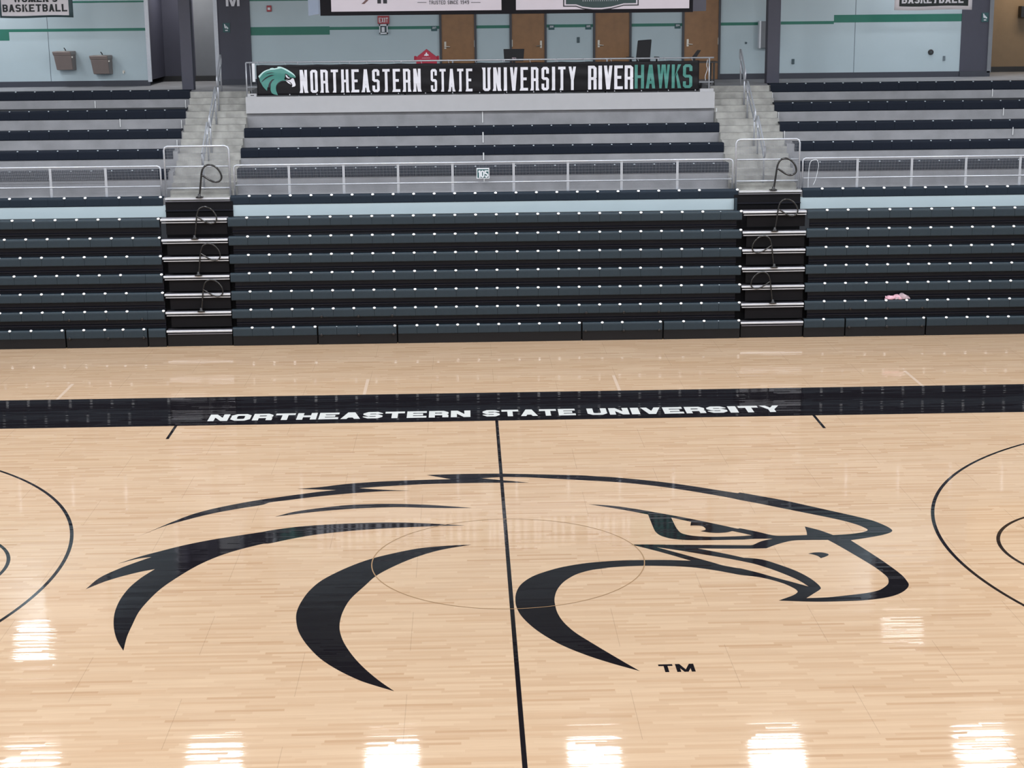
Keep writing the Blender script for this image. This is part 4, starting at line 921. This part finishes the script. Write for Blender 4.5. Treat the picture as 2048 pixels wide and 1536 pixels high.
def badge(nm_, d, m_, dy):
    pts = [(1126 + d, -25), (1126 + d, 13.5 - d * .9), (1152, 13.5 - d * .9), (1165, 18 - d * .9), (1185, 20.5 - d * .9), (1203, 20.5 - d * .9), (1222, 18 - d * .9), (1247, 11.5 - d * .9), (1277 - d, 11 - d * .9), (1277 - d, -25)]
    b = MB(); fill(b, [[spx(*p) for p in pts][::-1]], lambda u, v: (u, dy, v)); return b.build(nm_, m_, o, recalc=False)
badge('badge_outline', 0, M_NAVY, -.023); badge('badge_border', 2.4, M_SCREEN, -.026); badge('badge_field', 5.4, M_SGREEN, -.029)
b = MB(); xx = 1165
rr = random.Random(5)
for k in range(17):
    wd = rr.choice((2.0, 2.6)); fill(b, [[spx(xx, 3.0 - k * .06), spx(xx + wd * .6, 3.0 - k * .06), spx(xx + wd * .6, -3), spx(xx, -3)]], lambda u, v: (u, -.031, v)); xx += 4.3
b.build('badge_lettering', M_TAGD, o, recalc=False)
for x in (-1.8, 1.7):
    for y in (.3, 2.1): b = MB(); b.tube([(x, y, 1.6), (x, y, 2.99)], .015, 6); b.build('hoist_cable', M_STEEL, o)

# ------------------------------------------------------------ pink cloth on the second row
o = thing('cloth', (8.955, 14.65, .812), 'crumpled pink and pale grey cloth lying on the second bleacher row', 'cloth')
def crumple(x0, x1, h, seed, m, nm_):
    R = random.Random(seed); n = 18; rings_ = []
    for i in range(n + 1):
        t = i / n; x = x0 + (x1 - x0) * t; k = math.sin(math.pi * min(1, max(0, t))) ** .45 + .05
        hh = h * k * (.86 + .16 * math.sin(t * 9 + seed)); cy_ = .0 + .015 * math.sin(t * 11 + seed)
        rings_.append([(x + .012 * math.sin(q * 3 + t * 20), cy_ + .028 * k * math.cos(q) * (1 + .12 * math.sin(5 * q + t * 9)), max(0, hh * .5 + hh * .5 * math.sin(q) * (1 + .12 * math.sin(4 * q + 9 * t)))) for q in [2 * math.pi * j / 16 for j in range(16)]])
    b = MB(); b.rings(rings_); return b.build(nm_, m, o, smooth=True)
crumple(-.26, .10, .12, 1, M_PINK, 'pink_fold'); crumple(-.03, .29, .135, 4, M_PALEC, 'pale_fold')
b = MB(); b.tube([(-.22, -.02, .02), (-.25, -.03, .05), (-.265, -.03, .085)], .008, 6); b.build('strap_end', M_PINK, o, smooth=True)

# ------------------------------------------------------------ lamps
for x, y in LAMP_SPOTS:
    o = thing('high_bay_lamp', (x, y, LAMP_Z), 'square white high bay lamp hanging over the hall, mirrored in the floor', 'lamp', 'high bay lamps over the court')
    b = MB(); b.box(-.6, .6, -.6, .6, .03, .14); b.build('housing', M_HOUS, o)
    b = MB(); b.box(-.55, .55, -.55, .55, .012, .03); b.build('lens', M_LENS, o)
    b = MB(); b.tube([(0, 0, .14), (0, 0, 10.19 - LAMP_Z)], .012, 6); b.build('stem', M_STEEL, o)
    ld = bpy.data.lights.new('lamp_light', 'AREA'); ld.shape = 'SQUARE'; ld.size = 1.08; ld.energy = LAMP_POWER * (1 if y < 20 else .45 if x < 0 else .25); ld.color = (.965, .99, 1.03)
    lo = bpy.data.objects.new('lamp_light', ld); COL.objects.link(lo); lo.parent = o; lo.location = (0, 0, .008)

for x, y, z, pw, cc, lab in ((-7.6, 23.1, 8.3, 60, (1, .97, .93), 'lamp in the corridor behind the M wall'), (14.6, 23.3, 8.3, 45, (1, .86, .68), 'warm lamp in the brown recess')):
    o = thing('corridor_lamp', (x, y, z), lab, 'lamp')
    b = MB(); b.box(-.5, .5, -.3, .3, .02, .1); b.build('housing', M_HOUS, o); b = MB(); b.tube([(0, 0, .1), (0, 0, 8.49 - z)], .01, 6); b.build('stem', M_STEEL, o)
    ld = bpy.data.lights.new('lamp_light', 'AREA'); ld.shape = 'RECTANGLE'; ld.size = 1; ld.size_y = .6; ld.energy = pw; ld.color = cc
    lo = bpy.data.objects.new('lamp_light', ld); COL.objects.link(lo); lo.parent = o; lo.location = (0, 0, .01)
